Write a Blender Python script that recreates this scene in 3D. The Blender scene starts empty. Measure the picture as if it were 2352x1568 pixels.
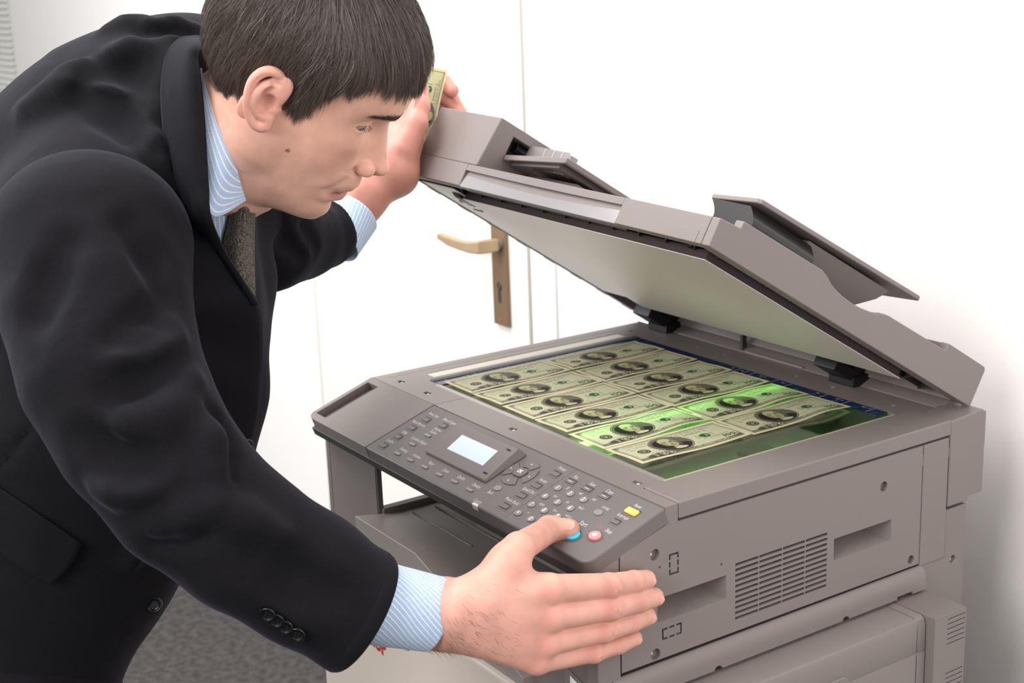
import bpy, bmesh, math, random, os
import numpy as np
from mathutils import Vector, Matrix
SC = bpy.context.scene
random.seed(7); RNG = np.random.default_rng(7)
# ---------------------------------------------------------------- camera
CAM_C = np.array([1.5121, -0.8711, 1.51])
CAM_M = np.array([[0.55596785, 0.83044155, -0.03558905],
                  [0.19135477, -0.16954046, -0.96676749],
                  [-0.80887768, 0.53068151, -0.253168]])      # rows: right, down, forward
cam_d = bpy.data.cameras.new('camera'); cam = bpy.data.objects.new('camera', cam_d)
SC.collection.objects.link(cam); SC.camera = cam
cm = Matrix.Identity(4)
for i in range(3):
    cm[i][0] = CAM_M[0][i]; cm[i][1] = -CAM_M[1][i]; cm[i][2] = -CAM_M[2][i]; cm[i][3] = CAM_C[i]
cam.matrix_world = cm
cam_d.sensor_width = 36; cam_d.lens = 49.566; cam_d.clip_start = 0.05
cam_d.dof.use_dof = True; cam_d.dof.focus_distance = 1.42; cam_d.dof.aperture_fstop = 10
# ---------------------------------------------------------------- world, lights, exposure
wd = bpy.data.worlds.new('world'); SC.world = wd; wd.use_nodes = True
wd.node_tree.nodes['Background'].inputs[0].default_value = (1.0, 0.985, 0.97, 1)
wd.node_tree.nodes['Background'].inputs[1].default_value = 0.60
SC.view_settings.view_transform = 'Standard'; SC.view_settings.look = 'None'
SC.view_settings.exposure = 0.0; SC.view_settings.gamma = 1.0
SC.view_settings.use_curve_mapping = False
def area(name, loc, target, sx, sy, power, col=(1, 1, 1)):
    d = bpy.data.lights.new(name, 'AREA'); d.shape = 'RECTANGLE'; d.size = sx; d.size_y = sy
    d.energy = power; d.color = col
    o = bpy.data.objects.new(name, d); SC.collection.objects.link(o); o.location = loc
    o.rotation_euler = (Vector(target) - Vector(loc)).to_track_quat('-Z', 'Y').to_euler()
    return o
area('ceiling_softbox', (-0.5, -0.8, 3.1), (0.1, 0.0, 0.9), 1.8, 1.4, 78, (1, 0.985, 0.965))
area('window_softbox', (-2.2, -2.0, 1.9), (-0.2, 0.1, 1.0), 1.4, 1.6, 52, (0.95, 0.98, 1.0))
area('right_fill', (2.3, 0.0, 1.75), (0.2, -0.2, 1.3), 1.0, 1.3, 13, (1, 0.97, 0.95))  # unseen fill lamp, added at the right to brighten the face
area('camera_softbox', (1.15, -2.5, 2.3), (0.2, 0.0, 1.15), 1.3, 1.2, 54, (1, 0.98, 0.96))
# ---------------------------------------------------------------- helpers
def srgb(r, g, b):
    f = lambda c: (c / 12.92) if c <= 0.04045 else ((c + 0.055) / 1.055) ** 2.4
    return (f(r / 255), f(g / 255), f(b / 255), 1)
MATS = {}
def mat(name, col, rough=0.5, metal=0.0, bump=0.0, bscale=600, spec=0.5, emit=None, estr=0, trans=0, ior=1.45, sheen=0,
        vary=0.0, vscale=4.0, sub=0.0, coat=0.0):
    m = bpy.data.materials.new(name); m.use_nodes = True; nt = m.node_tree; b = nt.nodes['Principled BSDF']
    b.inputs['Base Color'].default_value = col; b.inputs['Roughness'].default_value = rough
    b.inputs['Metallic'].default_value = metal; b.inputs['Specular IOR Level'].default_value = spec
    b.inputs['IOR'].default_value = ior
    if trans: b.inputs['Transmission Weight'].default_value = trans
    if sheen: b.inputs['Sheen Weight'].default_value = sheen
    if coat: b.inputs['Coat Weight'].default_value = coat; b.inputs['Coat Roughness'].default_value = .15
    if emit: b.inputs['Emission Color'].default_value = emit; b.inputs['Emission Strength'].default_value = estr
    if sub:
        b.inputs['Subsurface Weight'].default_value = sub; b.inputs['Subsurface Radius'].default_value = (1, .35, .2)
        b.inputs['Subsurface Scale'].default_value = .006
    tc = nt.nodes.new('ShaderNodeTexCoord')
    if bump:
        n = nt.nodes.new('ShaderNodeTexNoise'); n.inputs['Scale'].default_value = bscale; n.inputs['Detail'].default_value = 3
        bp = nt.nodes.new('ShaderNodeBump'); bp.inputs['Strength'].default_value = bump; bp.inputs['Distance'].default_value = 0.0004
        nt.links.new(tc.outputs['Object'], n.inputs['Vector']); nt.links.new(n.outputs['Fac'], bp.inputs['Height'])
        nt.links.new(bp.outputs['Normal'], b.inputs['Normal'])
    if vary:
        n2 = nt.nodes.new('ShaderNodeTexNoise'); n2.inputs['Scale'].default_value = vscale; n2.inputs['Detail'].default_value = 4
        mr = nt.nodes.new('ShaderNodeMapRange'); mr.inputs['To Min'].default_value = 1 - vary; mr.inputs['To Max'].default_value = 1 + vary
        mx = nt.nodes.new('ShaderNodeVectorMath'); mx.operation = 'SCALE'
        mx.inputs[0].default_value = col[:3]
        nt.links.new(tc.outputs['Object'], n2.inputs['Vector']); nt.links.new(n2.outputs['Fac'], mr.inputs['Value'])
        nt.links.new(mr.outputs['Result'], mx.inputs['Scale']); nt.links.new(mx.outputs[0], b.inputs['Base Color'])
    MATS[name] = m; return m
def wl(o):
    p = Vector((0, 0, 0))
    while o is not None: p = p + o.location; o = o.parent
    return p
def link(name, me, m=None, parent=None, smooth=False):
    """me holds world coordinates"""
    o = bpy.data.objects.new(name, me); SC.collection.objects.link(o)
    if parent is not None:
        o.parent = parent; off = wl(parent)
        me.transform(Matrix.Translation(-off))
    if m is not None:
        for k in (m if isinstance(m, (list, tuple)) else [m]): me.materials.append(k)
    if smooth: me.polygons.foreach_set('use_smooth', [True] * len(me.polygons))
    return o
def tag(o, label=None, cat=None, group=None, kind=None):
    if label: o['label'] = label
    if cat: o['category'] = cat
    if group: o['group'] = group
    if kind: o['kind'] = kind
    return o
def thing(name, loc, label, cat, group=None):
    o = bpy.data.objects.new(name, None); SC.collection.objects.link(o); o.location = loc
    o.empty_display_size = .05
    return tag(o, label, cat, group)
def mesh(vs, fs, mp=None):
    me = bpy.data.meshes.new('m'); vs = [tuple(map(float, v)) for v in vs]
    if mp: vs = [mp(*v) for v in vs]
    me.from_pydata(vs, [], fs); me.validate(); me.update(); return me
def fixn(me):
    bm = bmesh.new(); bm.from_mesh(me); bmesh.ops.recalc_face_normals(bm, faces=bm.faces); bm.to_mesh(me); bm.free(); return me
def boxm(x0, x1, y0, y1, z0, z1):
    vs = [(x0, y0, z0), (x1, y0, z0), (x1, y1, z0), (x0, y1, z0), (x0, y0, z1), (x1, y0, z1), (x1, y1, z1), (x0, y1, z1)]
    return vs, [(0, 3, 2, 1), (4, 5, 6, 7), (0, 1, 5, 4), (1, 2, 6, 5), (2, 3, 7, 6), (3, 0, 4, 7)]
def prismm(poly, ax, a0, a1):
    """poly of 2-D points in the two other axes (cyclic order), extruded along ax"""
    def P(p, a):
        return {0: (a, p[0], p[1]), 1: (p[0], a, p[1]), 2: (p[0], p[1], a)}[ax]
    n = len(poly); vs = [P(p, a0) for p in poly] + [P(p, a1) for p in poly]
    fs = [tuple(range(n))[::-1], tuple(range(n, 2 * n))] + [(i, (i + 1) % n, n + (i + 1) % n, n + i) for i in range(n)]
    return vs, fs
def join(*parts):
    V = []; F = []
    for vs, fs in parts:
        k = len(V); V += list(vs); F += [tuple(i + k for i in f) for f in fs]
    return V, F
def cylm(c, axis, r, h, n=20, r2=None):
    """cylinder from c along axis (unit) length h"""
    c = np.array(c, float); a = np.array(axis, float); a /= np.linalg.norm(a)
    t = np.cross(a, [0.3, 0.5, 0.81]); t /= np.linalg.norm(t); b = np.cross(a, t)
    r2 = r if r2 is None else r2
    vs = [c + r * (math.cos(k * 2 * math.pi / n) * t + math.sin(k * 2 * math.pi / n) * b) for k in range(n)]
    vs += [c + a * h + r2 * (math.cos(k * 2 * math.pi / n) * t + math.sin(k * 2 * math.pi / n) * b) for k in range(n)]
    return [tuple(v) for v in vs], [tuple(range(n))[::-1], tuple(range(n, 2 * n))] + [(i, (i + 1) % n, n + (i + 1) % n, n + i) for i in range(n)]
def bevel(o, w, seg=2, ang=30):
    if w <= 0: return o
    md = o.modifiers.new('bevel', 'BEVEL'); md.width = w; md.segments = seg; md.limit_method = 'ANGLE'; md.angle_limit = math.radians(ang)
    md.harden_normals = True
    o.data.polygons.foreach_set('use_smooth', [True] * len(o.data.polygons))
    try: o.data.set_sharp_from_angle(angle=math.radians(ang))
    except Exception: pass
    return o
def solid(name, vf, m, parent, bev=0.0, mp=None, cuts=(), seg=2, ang=30, smooth=False):
    me = fixn(mesh(vf[0], vf[1]))
    if cuts:
        o = bpy.data.objects.new('tmp', me); SC.collection.objects.link(o); cs = []
        for c in cuts:
            co = bpy.data.objects.new('cut', fixn(mesh(c[0], c[1]))); SC.collection.objects.link(co); cs.append(co)
            md = o.modifiers.new('b', 'BOOLEAN'); md.operation = 'DIFFERENCE'; md.object = co; md.solver = 'EXACT'
        dg = bpy.context.evaluated_depsgraph_get(); dg.update()
        me2 = bpy.data.meshes.new_from_object(o.evaluated_get(dg), depsgraph=dg)
        for c in cs + [o]: bpy.data.objects.remove(c, do_unlink=True)
        me = me2
    if mp:
        for v in me.vertices: v.co = Vector(mp(*v.co))
        fixn(me)
    o = link(name, me, m, parent, smooth)
    return bevel(o, bev, seg, ang) if bev else o
def text_mesh(s, size, mp, align='CENTER', xs=0.78, bold=0.0):
    """flat lettering: local (x,y) of the text mapped by mp(x,y)->world"""
    cu = bpy.data.curves.new('t', 'FONT'); cu.body = s; cu.size = size; cu.align_x = align; cu.align_y = 'CENTER'
    cu.offset = bold; cu.resolution_u = 3
    o = bpy.data.objects.new('t', cu); SC.collection.objects.link(o)
    dg = bpy.context.evaluated_depsgraph_get(); me = bpy.data.meshes.new_from_object(o.evaluated_get(dg), depsgraph=dg)
    bpy.data.objects.remove(o, do_unlink=True); bpy.data.curves.remove(cu)
    for v in me.vertices: v.co = Vector(mp(v.co.x * xs, v.co.y))
    return me
ONLY = os.environ.get('SCN_ONLY', '')
def want(k): return (not ONLY) or (k in ONLY)
# ---------------------------------------------------------------- room
M_wall = mat('wall_paint', srgb(242, 238, 236), .9, bump=.15, bscale=90)
M_door = mat('door_paint', srgb(240, 236, 230), .6, vary=.01)
M_trimw = mat('door_frame_paint', srgb(232, 226, 220), .6)
M_gap = mat('door_gap_dark', srgb(120, 112, 108), .8)
M_brass = mat('bronze_anodised', srgb(138, 112, 88), .4, metal=.3, bump=.1)
M_brass2 = mat('bronze_lever', srgb(180, 154, 124), .4, metal=.3, bump=.1)
M_steel = mat('bright_steel', srgb(205, 205, 210), .22, metal=1.0)
def carpet():
    m = bpy.data.materials.new('grey_carpet'); m.use_nodes = True; nt = m.node_tree; b = nt.nodes['Principled BSDF']
    tc = nt.nodes.new('ShaderNodeTexCoord'); n = nt.nodes.new('ShaderNodeTexNoise'); n.inputs['Scale'].default_value = 55
    n.inputs['Detail'].default_value = 5; r = nt.nodes.new('ShaderNodeValToRGB')
    r.color_ramp.elements[0].position = .35; r.color_ramp.elements[0].color = srgb(50, 47, 47)
    r.color_ramp.elements[1].position = .68; r.color_ramp.elements[1].color = srgb(78, 74, 73)
    nt.links.new(tc.outputs['Object'], n.inputs['Vector']); nt.links.new(n.outputs['Fac'], r.inputs['Fac'])
    nt.links.new(r.outputs['Color'], b.inputs['Base Color']); b.inputs['Roughness'].default_value = 1
    bp = nt.nodes.new('ShaderNodeBump'); bp.inputs['Distance'].default_value = .004
    nt.links.new(n.outputs['Fac'], bp.inputs['Height']); nt.links.new(bp.outputs['Normal'], b.inputs['Normal']); return m
if want('room'):
    YW = 0.55
    o = solid('floor', boxm(-6, 4.5, -3.5, YW, -.05, 0), carpet(), None); tag(o, 'dark grey speckled carpet floor', None, kind='structure')
    # back wall with the door opening and the window opening
    o = solid('wall_back', boxm(-7, 4.5, YW, YW + .15, 0, 3.2), M_wall, None,
              cuts=[boxm(-1.50, -.58, YW - .1, YW + .3, -.1, 2.08), boxm(-5.2, -3.93, YW - .1, YW + .3, 1.08, 2.4)])
    tag(o, 'bright white painted wall behind the photocopier', None, kind='structure')
    d = thing('door_1', (-1.04, YW, 0), 'plain cream door leaf with bronze lever handle', None); d['kind'] = 'structure'
    solid('door_leaf', boxm(-1.492, -.5885, YW - .004, YW + .036, .006, 2.07), M_door, d, .002)
    solid('door_frame', join(boxm(-.5755, -.50, YW - .0045, YW + .06, 0, 2.13), boxm(-1.58, -1.502, YW - .0045, YW + .06, 0, 2.13),
                             boxm(-1.58, -.50, YW - .0045, YW + .06, 2.085, 2.16)), M_wall, d, .0006)
    solid('frame_seal', boxm(-.589, -.576, YW + .015, YW + .05, 0, 2.08), M_gap, d)
    # handle set (lever, backplate, cylinder)
    solid('handle_plate', boxm(-.694, -.648, YW - .0125, YW - .004, .863, 1.115), M_brass, d, .0018,
          cuts=[cylm((-.671, YW - .02, .938), (0, 1, 0), .0088, .014, 24), boxm(-.6765, -.6655, YW - .02, YW - .006, .906, .938)])
    solid('handle_screw', cylm((-.671, YW - .0135, .874), (0, 1, 0), .0035, .002, 12), M_gap, d)
    solid('handle_collar', cylm((-.664, YW - .019, 1.020), (0, 1, 0), .0105, .008, 24), M_gap, d)
    # lever: neck comes out, bends, runs left
    pts = [(-.664, YW - .018, 1.020, .0115), (-.664, YW - .040, 1.020, .0125), (-.668, YW - .054, 1.0195, .0125), (-.690, YW - .060, 1.017, .0105),
           (-.727, YW - .060, 1.0165, .009), (-.765, YW - .060, 1.0185, .0085), (-.806, YW - .058, 1.0235, .0055)]
    V = []; F = []
    for i, (x, y, z, h) in enumerate(pts):
        a = Vector(pts[max(i - 1, 0)][:3]); b = Vector(pts[min(i + 1, len(pts) - 1)][:3]); t = (b - a).normalized()
        s = Vector((0, 0, 1)); n = t.cross(s).normalized(); w = .0075
        for sx, sz in ((-1, -1), (1, -1), (1, 1), (-1, 1)): V.append(tuple(Vector((x, y, z)) + n * (sx * w) + s * (sz * h)))
        if i:
            k = 4 * (i - 1); F += [(k + j, k + (j + 1) % 4, k + 4 + (j + 1) % 4, k + 4 + j) for j in range(4)]
    F += [(3, 2, 1, 0), tuple(range(len(V) - 4, len(V)))]
    solid('door_handle', (V, F), M_brass2, d, .003)
    solid('lock_cylinder', join(cylm((-.671, YW - .0115, .938), (0, 1, 0), .0082, .012, 20), boxm(-.6758, -.6662, YW - .0115, YW, .907, .938)), M_steel, d, .0006)
    solid('key_slot', boxm(-.6718, -.6702, YW - .0125, YW - .0112, .932, .944), M_gap, d)
    # window with blinds, far left
    w = thing('window_1', (-4.5, YW, 1.08), 'window with pale horizontal blinds at far left', None); w['kind'] = 'structure'
    solid('window_frame', join(boxm(-5.2, -5.14, YW + .02, YW + .09, 1.08, 2.4), boxm(-3.99, -3.93, YW + .02, YW + .09, 1.08, 2.4),
                               boxm(-5.2, -3.93, YW + .02, YW + .09, 1.08, 1.13), boxm(-5.2, -3.93, YW + .02, YW + .09, 2.35, 2.4)), M_trimw, w, .003)
    g = mat('window_glass', (1, 1, 1, 1), .02, trans=1.0)
    solid('window_pane', boxm(-5.14, -3.99, YW + .05, YW + .056, 1.13, 2.35), g, w)
    M_bl = mat('blind_slat', srgb(236, 236, 232), .6)
    z = 1.12
    sl = None
    while z < 2.36:
        vs, fs = prismm([(YW + .002, z), (YW + .022, z + .021), (YW + .0225, z + .020), (YW + .003, z - .001)], 0, -5.13, -4.0)
        if sl is None: sl = solid('blind_slat', (vs, fs), M_bl, w); z0 = z
        else:
            c = sl.copy(); SC.collection.objects.link(c); c.parent = w; c.location = (0, 0, z - z0)
        z += .0235
    solid('window_sill', boxm(-5.25, -3.9, YW - .05, YW + .09, 1.045, 1.08), M_trimw, w, .004)
    for nm, a, b in (('baseboard_left', -7, -1.58), ('baseboard_right', -.5, 4.5)):
        o = solid(nm, boxm(a, b, YW - .014, YW, 0, .08), M_trimw, None, .003); tag(o, 'painted baseboard along the white wall', None, kind='structure')
# ---------------------------------------------------------------- photocopier
M_pl = mat('grey_plastic', srgb(130, 121, 118), .42, bump=.12, bscale=2200, spec=.45)
M_pl2 = mat('mid_grey_plastic', srgb(120, 112, 110), .45, bump=.12, bscale=2200, spec=.4)
M_pan = mat('operator_panel_grey', srgb(110, 105, 104), .42, bump=.08, bscale=2200, spec=.45)
M_btn = mat('button_grey', srgb(112, 106, 105), .38, spec=.5)
M_num = mat('number_key_grey', srgb(142, 136, 135), .36, spec=.5)
M_dark = mat('dark_plastic', srgb(62, 58, 58), .5, bump=.1, bscale=1500)
M_black = mat('black_plastic', srgb(24, 24, 26), .35)
M_hole = mat('recess_black', srgb(20, 18, 18), .8)
M_lbl = mat('legend_print', srgb(206, 200, 200), .6)
M_lblp = mat('legend_print_pink', srgb(168, 118, 140), .6)
M_white = mat('white_print', srgb(245, 245, 245), .5)
M_screw = mat('zinc_screw', srgb(228, 228, 228), .25, metal=.35)
M_cream = mat('cream_cover_plastic', srgb(196, 184, 174), .38, bump=.08, bscale=1500)
M_slit = mat('slit_glass_strip', srgb(205, 198, 188), .3)
M_navy = mat('navy_scale_film', srgb(28, 44, 78), .25)
M_teal = mat('teal_print', srgb(40, 150, 140), .5)
M_cyan = mat('start_key_blue', srgb(60, 178, 205), .3, emit=srgb(60, 180, 210), estr=.25)
M_red = mat('stop_key_pink', srgb(245, 140, 145), .35, emit=srgb(255, 120, 125), estr=.25)
M_org = mat('reset_key_amber', srgb(250, 196, 105), .35, emit=srgb(255, 190, 90), estr=.35)
M_lcd = mat('lit_display', srgb(196, 208, 220), .3, emit=srgb(205, 219, 235), estr=.18)
M_lens = mat('clear_lamp_lens', srgb(225, 215, 205), .25)
M_crhand = mat('glossy_grip_grey', srgb(150, 147, 150), .16, spec=.9, coat=.6)
M_foam = mat('speckled_foam', srgb(70, 62, 62), .9, vary=.5, vscale=700)
M_pad = mat('white_platen_sheet', srgb(222, 216, 208), .32, spec=.6)
M_glass = mat('platen_glass', (0.93, 1, 0.95, 1), .0, trans=1.0, ior=1.5)
M_green = mat('green_lamp', srgb(120, 255, 90), .5, emit=(0.16, 1.0, 0.06, 1), estr=12)
M_greenw = mat('green_lamp_core', srgb(235, 255, 230), .5, emit=(0.7, 1.0, 0.6, 1), estr=14)
M_intg = mat('inner_metal', srgb(150, 158, 150), .35, metal=.3)
M_stk = mat('red_sticker', srgb(176, 34, 40), .5)
M_smoke = mat('smoked_guide', srgb(150, 144, 143), .12, spec=.8)
TH = math.atan(.34); CT, ST = math.cos(TH), math.sin(TH)
def pan(x, t, h=0.0):           # operator panel plane: x across, t down the slope, h above it
    return (x, -.045 - t * CT - h * ST, 1.0 - t * ST + h * CT)
def rrect(x0, x1, y0, y1, r, n=5):
    P = []
    for cx, cy, a in ((x1 - r, y1 - r, 0), (x0 + r, y1 - r, 90), (x0 + r, y0 + r, 180), (x1 - r, y0 + r, 270)):
        for k in range(n + 1):
            an = math.radians(a + 90 * k / n); P.append((cx + r * math.cos(an), cy + r * math.sin(an)))
    return P
def oval(cx, cy, rx, ry, n=22, a0=0, a1=360):
    full = abs(a1 - a0) >= 360
    return [(cx + rx * math.cos(math.radians(a0 + (a1 - a0) * k / (n if full else n - 1))), cy + ry * math.sin(math.radians(a0 + (a1 - a0) * k / (n if full else n - 1)))) for k in range(n)]
def pprism(poly, h0, h1): return prismm(poly, 2, h0, h1)
if want('copier'):
    cop = thing('photocopier', (.21, .19, 0), 'large grey office photocopier with its lid raised by the man', 'photocopier')
    # ---- scanner deck
    deckpoly = [(-.086, -.0445), (.5135, -.0445), (.5135, .436), (-.086, .436)]
    screws = [(.4312, .3718), (.333, .3729), (.2679, .3743), (.1319, .375), (.0784, .3727), (-.0073, .3736), (-.0511, .3623), (.0262, -.0258), (-.0405, -.0259), (.2169, -.0234), (.4443, -.0224)]
    pits = [cylm((x, y, .9975), (0, 0, 1), .0045 if y < 0 else .0035, .01, 16) for x, y in screws]
    pits += [boxm(x - .008, x, y - .003, y + .003, .9975, 1.01) for x, y in screws if y < 0]
    solid('scanner_deck', prismm(deckpoly, 2, .958, 1.0), M_pl, cop, .0012,
          cuts=[boxm(0, .4575, 0, .3465, .9, 1.1), boxm(.459, .6, -.0285, .3765, .97, 1.1), boxm(-.053, -.033, .018, .338, .9985, 1.01),
                boxm(-.0705, -.0697, -.03, .352, .9992, 1.01), boxm(.0726, .0736, -.06, -.001, .999, 1.01),
                boxm(-.06, .0726, -.0457, -.0449, .9992, 1.01), boxm(.2850, .2858, .3765, .44, .9992, 1.01)] + pits)
    for k, (x, y) in enumerate(screws):
        o = solid('screw', cylm((x, y, .9974), (0, 0, 1), .0026, .0018, 12, .0014), M_screw, cop)
    solid('rear_ridge', prismm([(.40, 1.0), (.436, 1.0), (.436, 1.011), (.425, 1.0105)], 0, -.05, .475), M_pl, cop, .003)
    solid('rear_post', boxm(.133, .1385, .404, .412, 1.0, 1.022), M_dark, cop, .001)
    solid('rear_fence', boxm(.146, .2533, .4015, .4045, 1.0, 1.0035), M_pl, cop, .0008)
    solid('side_cover_top', prismm([(-.0278, .9835), (-.0278, 1.0018), (.3758, 1.0018), (.3758, .9835)], 0, .4595, .5145), M_pl, cop, .0022, seg=3)
    solid('slit_glass', boxm(-.0525, -.0335, .0185, .3375, .9982, .9996), M_slit, cop)
    solid('glass_edge_left', boxm(-.0225, -.0125, .006, .3465, .999, 1.0012), M_dark, cop, .0004)
    # ---- platen glass, inner mirrors and the green scanning lamp
    solid('platen_glass', boxm(.0005, .457, .0005, .346, .9958, .9990), M_glass, cop)
    solid('glass_edge_right', boxm(.4545, .4575, .001, .346, .9992, 1.0004), mat('glass_seal', srgb(170, 172, 150), .4), cop)
    solid('glass_edge_front', boxm(.0, .455, -.0005, .0065, .9992, 1.0001), mat('front_seal_metal', srgb(160, 154, 152), .3, metal=.3), cop)
    inn = solid('scanner_interior', (lambda a: (a[0], [tuple(reversed(f)) for f in a[1]]))(boxm(-.01, .47, -.012, .36, .925, .958)), M_intg, cop)
    solid('mirror_carriage', join(boxm(.335, .40, .0, .34, .935, .948), boxm(.36, .43, .19, .235, .936, .962)), M_dark, cop, .002)
    for y in (.30, .04): solid('guide_rail', cylm((0, y, .945), (1, 0, 0), .004, .46, 12), M_steel, cop)
    solid('scanning_lamp', cylm((.291, .0115, .9895), (0, 1, 0), .0030, .325, 12), M_green, cop)
    solid('lamp_end', cylm((.2975, .0035, .9890), (0, 1, 0), .0042, .008, 12), M_greenw, cop)
    solid('lamp_holder', join(boxm(.262, .268, .008, .34, .960, .9825), boxm(.318, .324, .008, .34, .960, .9825), boxm(.262, .333, .008, .34, .955, .960)), M_intg, cop, .001)
    # ---- navy scales with size marks
    sb = solid('rear_scale', boxm(.0, .4455, .3285, .3465, .9994, 1.0003), M_navy, cop)
    sl = solid('left_scale', boxm(-.0125, .0045, .006, .3465, .9994, 1.0003), M_navy, cop)
    zt = 1.00045
    for x in (.20, .2145, .226, .268, .292, .352, .388, .427):
        solid('scale_mark', ([(x, .3290, zt), (x + .0007, .3290, zt), (x + .0007, .3455, zt), (x, .3455, zt)], [(0, 1, 2, 3)]), M_lbl, sb)
    for y in (.022, .056, .067, .108, .119, .150, .200, .222, .26):
        solid('scale_mark', ([(-.012, y, zt), (.004, y, zt), (.004, y + .0007, zt), (-.012, y + .0007, zt)], [(0, 1, 2, 3)]), M_lbl, sl)
    for x in (.243, .31, .336, .373, .405, .435):
        solid('scale_mark', ([(x, .3290, zt), (x + .0008, .3290, zt), (x + .0008, .3345, zt), (x, .3345, zt)], [(0, 1, 2, 3)]), M_teal, sb)
    for s, x, y, mm, sz in (('A5', .19, .340, M_lbl, .005), ('B5', .208, .340, M_lbl, .005), ('8½×11', .245, .341, M_lbl, .005), ('A4', .281, .340, M_lbl, .005), ('B4', .34, .341, M_lbl, .005), ('8½×14', .376, .341, M_lbl, .005),
                            ('A3', .414, .341, M_lbl, .006), ('11×17', .4225, .3415, M_lbl, .004), ('8', .246, .334, M_teal, .006), ('9', .312, .334, M_teal, .006), ('10', .34, .334, M_teal, .006), ('11', .377, .334, M_teal, .006), ('12', .408, .334, M_teal, .006), ('17', .438, .334, M_teal, .006)):
        link('scale_text', text_mesh(s, sz, lambda a, b, x=x, y=y: (x + a, y + b, zt)), mm, sb)
    for s, y in (('A5', .046), ('B5', .062), ('A4', .113), ('B4', .205), ('A3', .25)):
        link('scale_text', text_mesh(s, .006, lambda a, b, y=y: (-.004 - b, y + a, zt)), M_lbl, sl)
    # ---- control panel
    zr = .0125
    cpoly = [(.0729, .0), (.514, .0), (.514, .1030 - zr)] + [(.514 - zr + zr * math.sin(math.radians(a)), .1030 - zr + zr * math.cos(math.radians(a))) for a in (75, 60, 45, 30, 15, 0)] + [(.0729, .1030)]
    cp = solid('control_panel', pprism([(x, t) for x, t in cpoly], -.0185, 0), M_pan, cop, .0024, mp=pan, seg=3)
    solid('panel_divider', pprism([(.3699, .0015), (.3704, .0015), (.3693, .0985), (.3688, .0985)], -.0001, .00022), M_btn, cp, mp=pan)
    lcap = [(-.088, .0)] + [(.0723, .0), (.0723, .1030)] + [(-.088 + 3 * zr / 2 * (1 - math.sin(math.radians(a))), .1030 - zr * (1 - math.cos(math.radians(a)))) for a in (0, 20, 40, 60, 80)]
    solid('panel_end_cap', pprism(lcap, -.0185, 0), M_pl, cop, .0024, mp=pan, seg=3,
          cuts=[(lambda v: (v[0][:4] + [(x * .86 + -.066 * .14 + 0, t, h) for x, t, h in v[0][4:]], v[1]))(boxm(-.0815, -.0505, .0105, .092, -.011, .004))])
    solid('panel_underside', prismm([(-.1325, .9475), (-.117, .934), (-.03, .946), (-.03, .992), (-.045, .982)], 0, -.087, .470), M_dark, cop, .002)
    solid('panel_front_trim', prismm([(-.1385, .951), (-.1345, .9405), (-.12, .9405), (-.12, .96)], 0, -.084, .498), M_dark, cop, .0015)
    def key(name, cx, ct, w, d, mm, hh=.0013, r=.0015, parent=cp, frame=True):
        if frame:
            solid('key_surround', pprism(rrect(cx - w / 2 - .0022, cx + w / 2 + .0022, ct - d / 2 - .0020, ct + d / 2 + .0024, r), -.0001, .00035), M_pan, parent, .0003, mp=pan)
            solid('key_well', pprism(rrect(cx - w / 2 - .0006, cx + w / 2 + .0006, ct - d / 2 - .0022, ct + d / 2 + .0005, r * .5), .0003, .00042), M_dark, parent, mp=pan)
        return solid(name, pprism(rrect(cx - w / 2, cx + w / 2, ct - d / 2, ct + d / 2, r), .0003, hh), mm, parent, .0006, mp=pan)
    def legend(s, x, t, sz, mm=None, h=.0002, align='CENTER', xs=.72, bold=0.00004, parent=cp, name='legend'):
        return link(name, text_mesh(s, sz, lambda a, b: pan(x + a, t - b, h), align, xs, bold), mm or M_lbl, parent)
    # frames with two rows of small keys
    for nm, x, t, w, d in (('Power Save', .0969, .0268, .0125, .006), ('Mode Memory', .0957, .0472, .0125, .006), ('Utility', .0955, .0682, .0125, .006), ('Confirm', .095, .0893, .0125, .006),
                           ('Mixed Original', .1326, .0245, .013, .006), ('Printer', .3553, .0195, .013, .006), ('Access', .3536, .0445, .013, .006),
                           ('Speed Dial', .3538, .0648, .013, .006), ('Phone Book', .3525, .0866, .013, .006), ('Interrupt', .4869, .0425, .0105, .005)):
        key('key', x, t, w, d, M_btn)
        legend(nm, x - .0005, t - .0105 if nm != 'Power Save' else t - .0118, .0066)
    for nm, x, t in (('Simplex/\nDuplex', .1323, .0461), ('Combine Original', .1308, .0674), ('Finishing', .1305, .0892), ('Function', .1603, .0888), ('Paper', .192, .0882), ('Zoom', .2242, .0882),
                     ('Quality', .2549, .0871), ('Density', .2867, .0875)):
        key('key', x, t + .0008, .0125, .0042, M_num, frame=False)
        solid('key_lamp', boxm(x - .0062, x + .002, t - .0032, t - .002, 0, .0005), M_btn, cp, mp=pan)
        legend(nm, x + .001, t - .008 if '\n' not in nm else t - .0105, .0066)
    for nm, x, t in (('Fax', .3835, .0204), ('Scan', .4121, .0200), ('Copy', .4403, .0196)):
        key('key', x, t, .0145, .0055, M_btn); key('key_lamp', x, t - .0002, .007, .0011, M_lbl, .0016, .0005, frame=False); legend(nm, x - .001, t - .009, .0072)
    legend('Caution', .3150, .0965, .0064)
    solid('caution_lamp', pprism([(.3125, .0995), (.3215, .0995), (.3225, .1022), (.3225, .1033), (.312, .1033)], -.006, .0004), M_lens, cp, .0004, mp=pan)
    legend('Back', .3145, .0790, .0066)
    solid('round_key', pprism(oval(.3154, .0697, .0058, .0043), 0, .0012), M_num, cp, .0005, mp=pan)
    solid('round_key', pprism(oval(.4573, .0409, .0058, .0043), 0, .0012), M_num, cp, .0005, mp=pan)
    legend('123/ABC', .4581, .0320, .0046)
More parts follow.
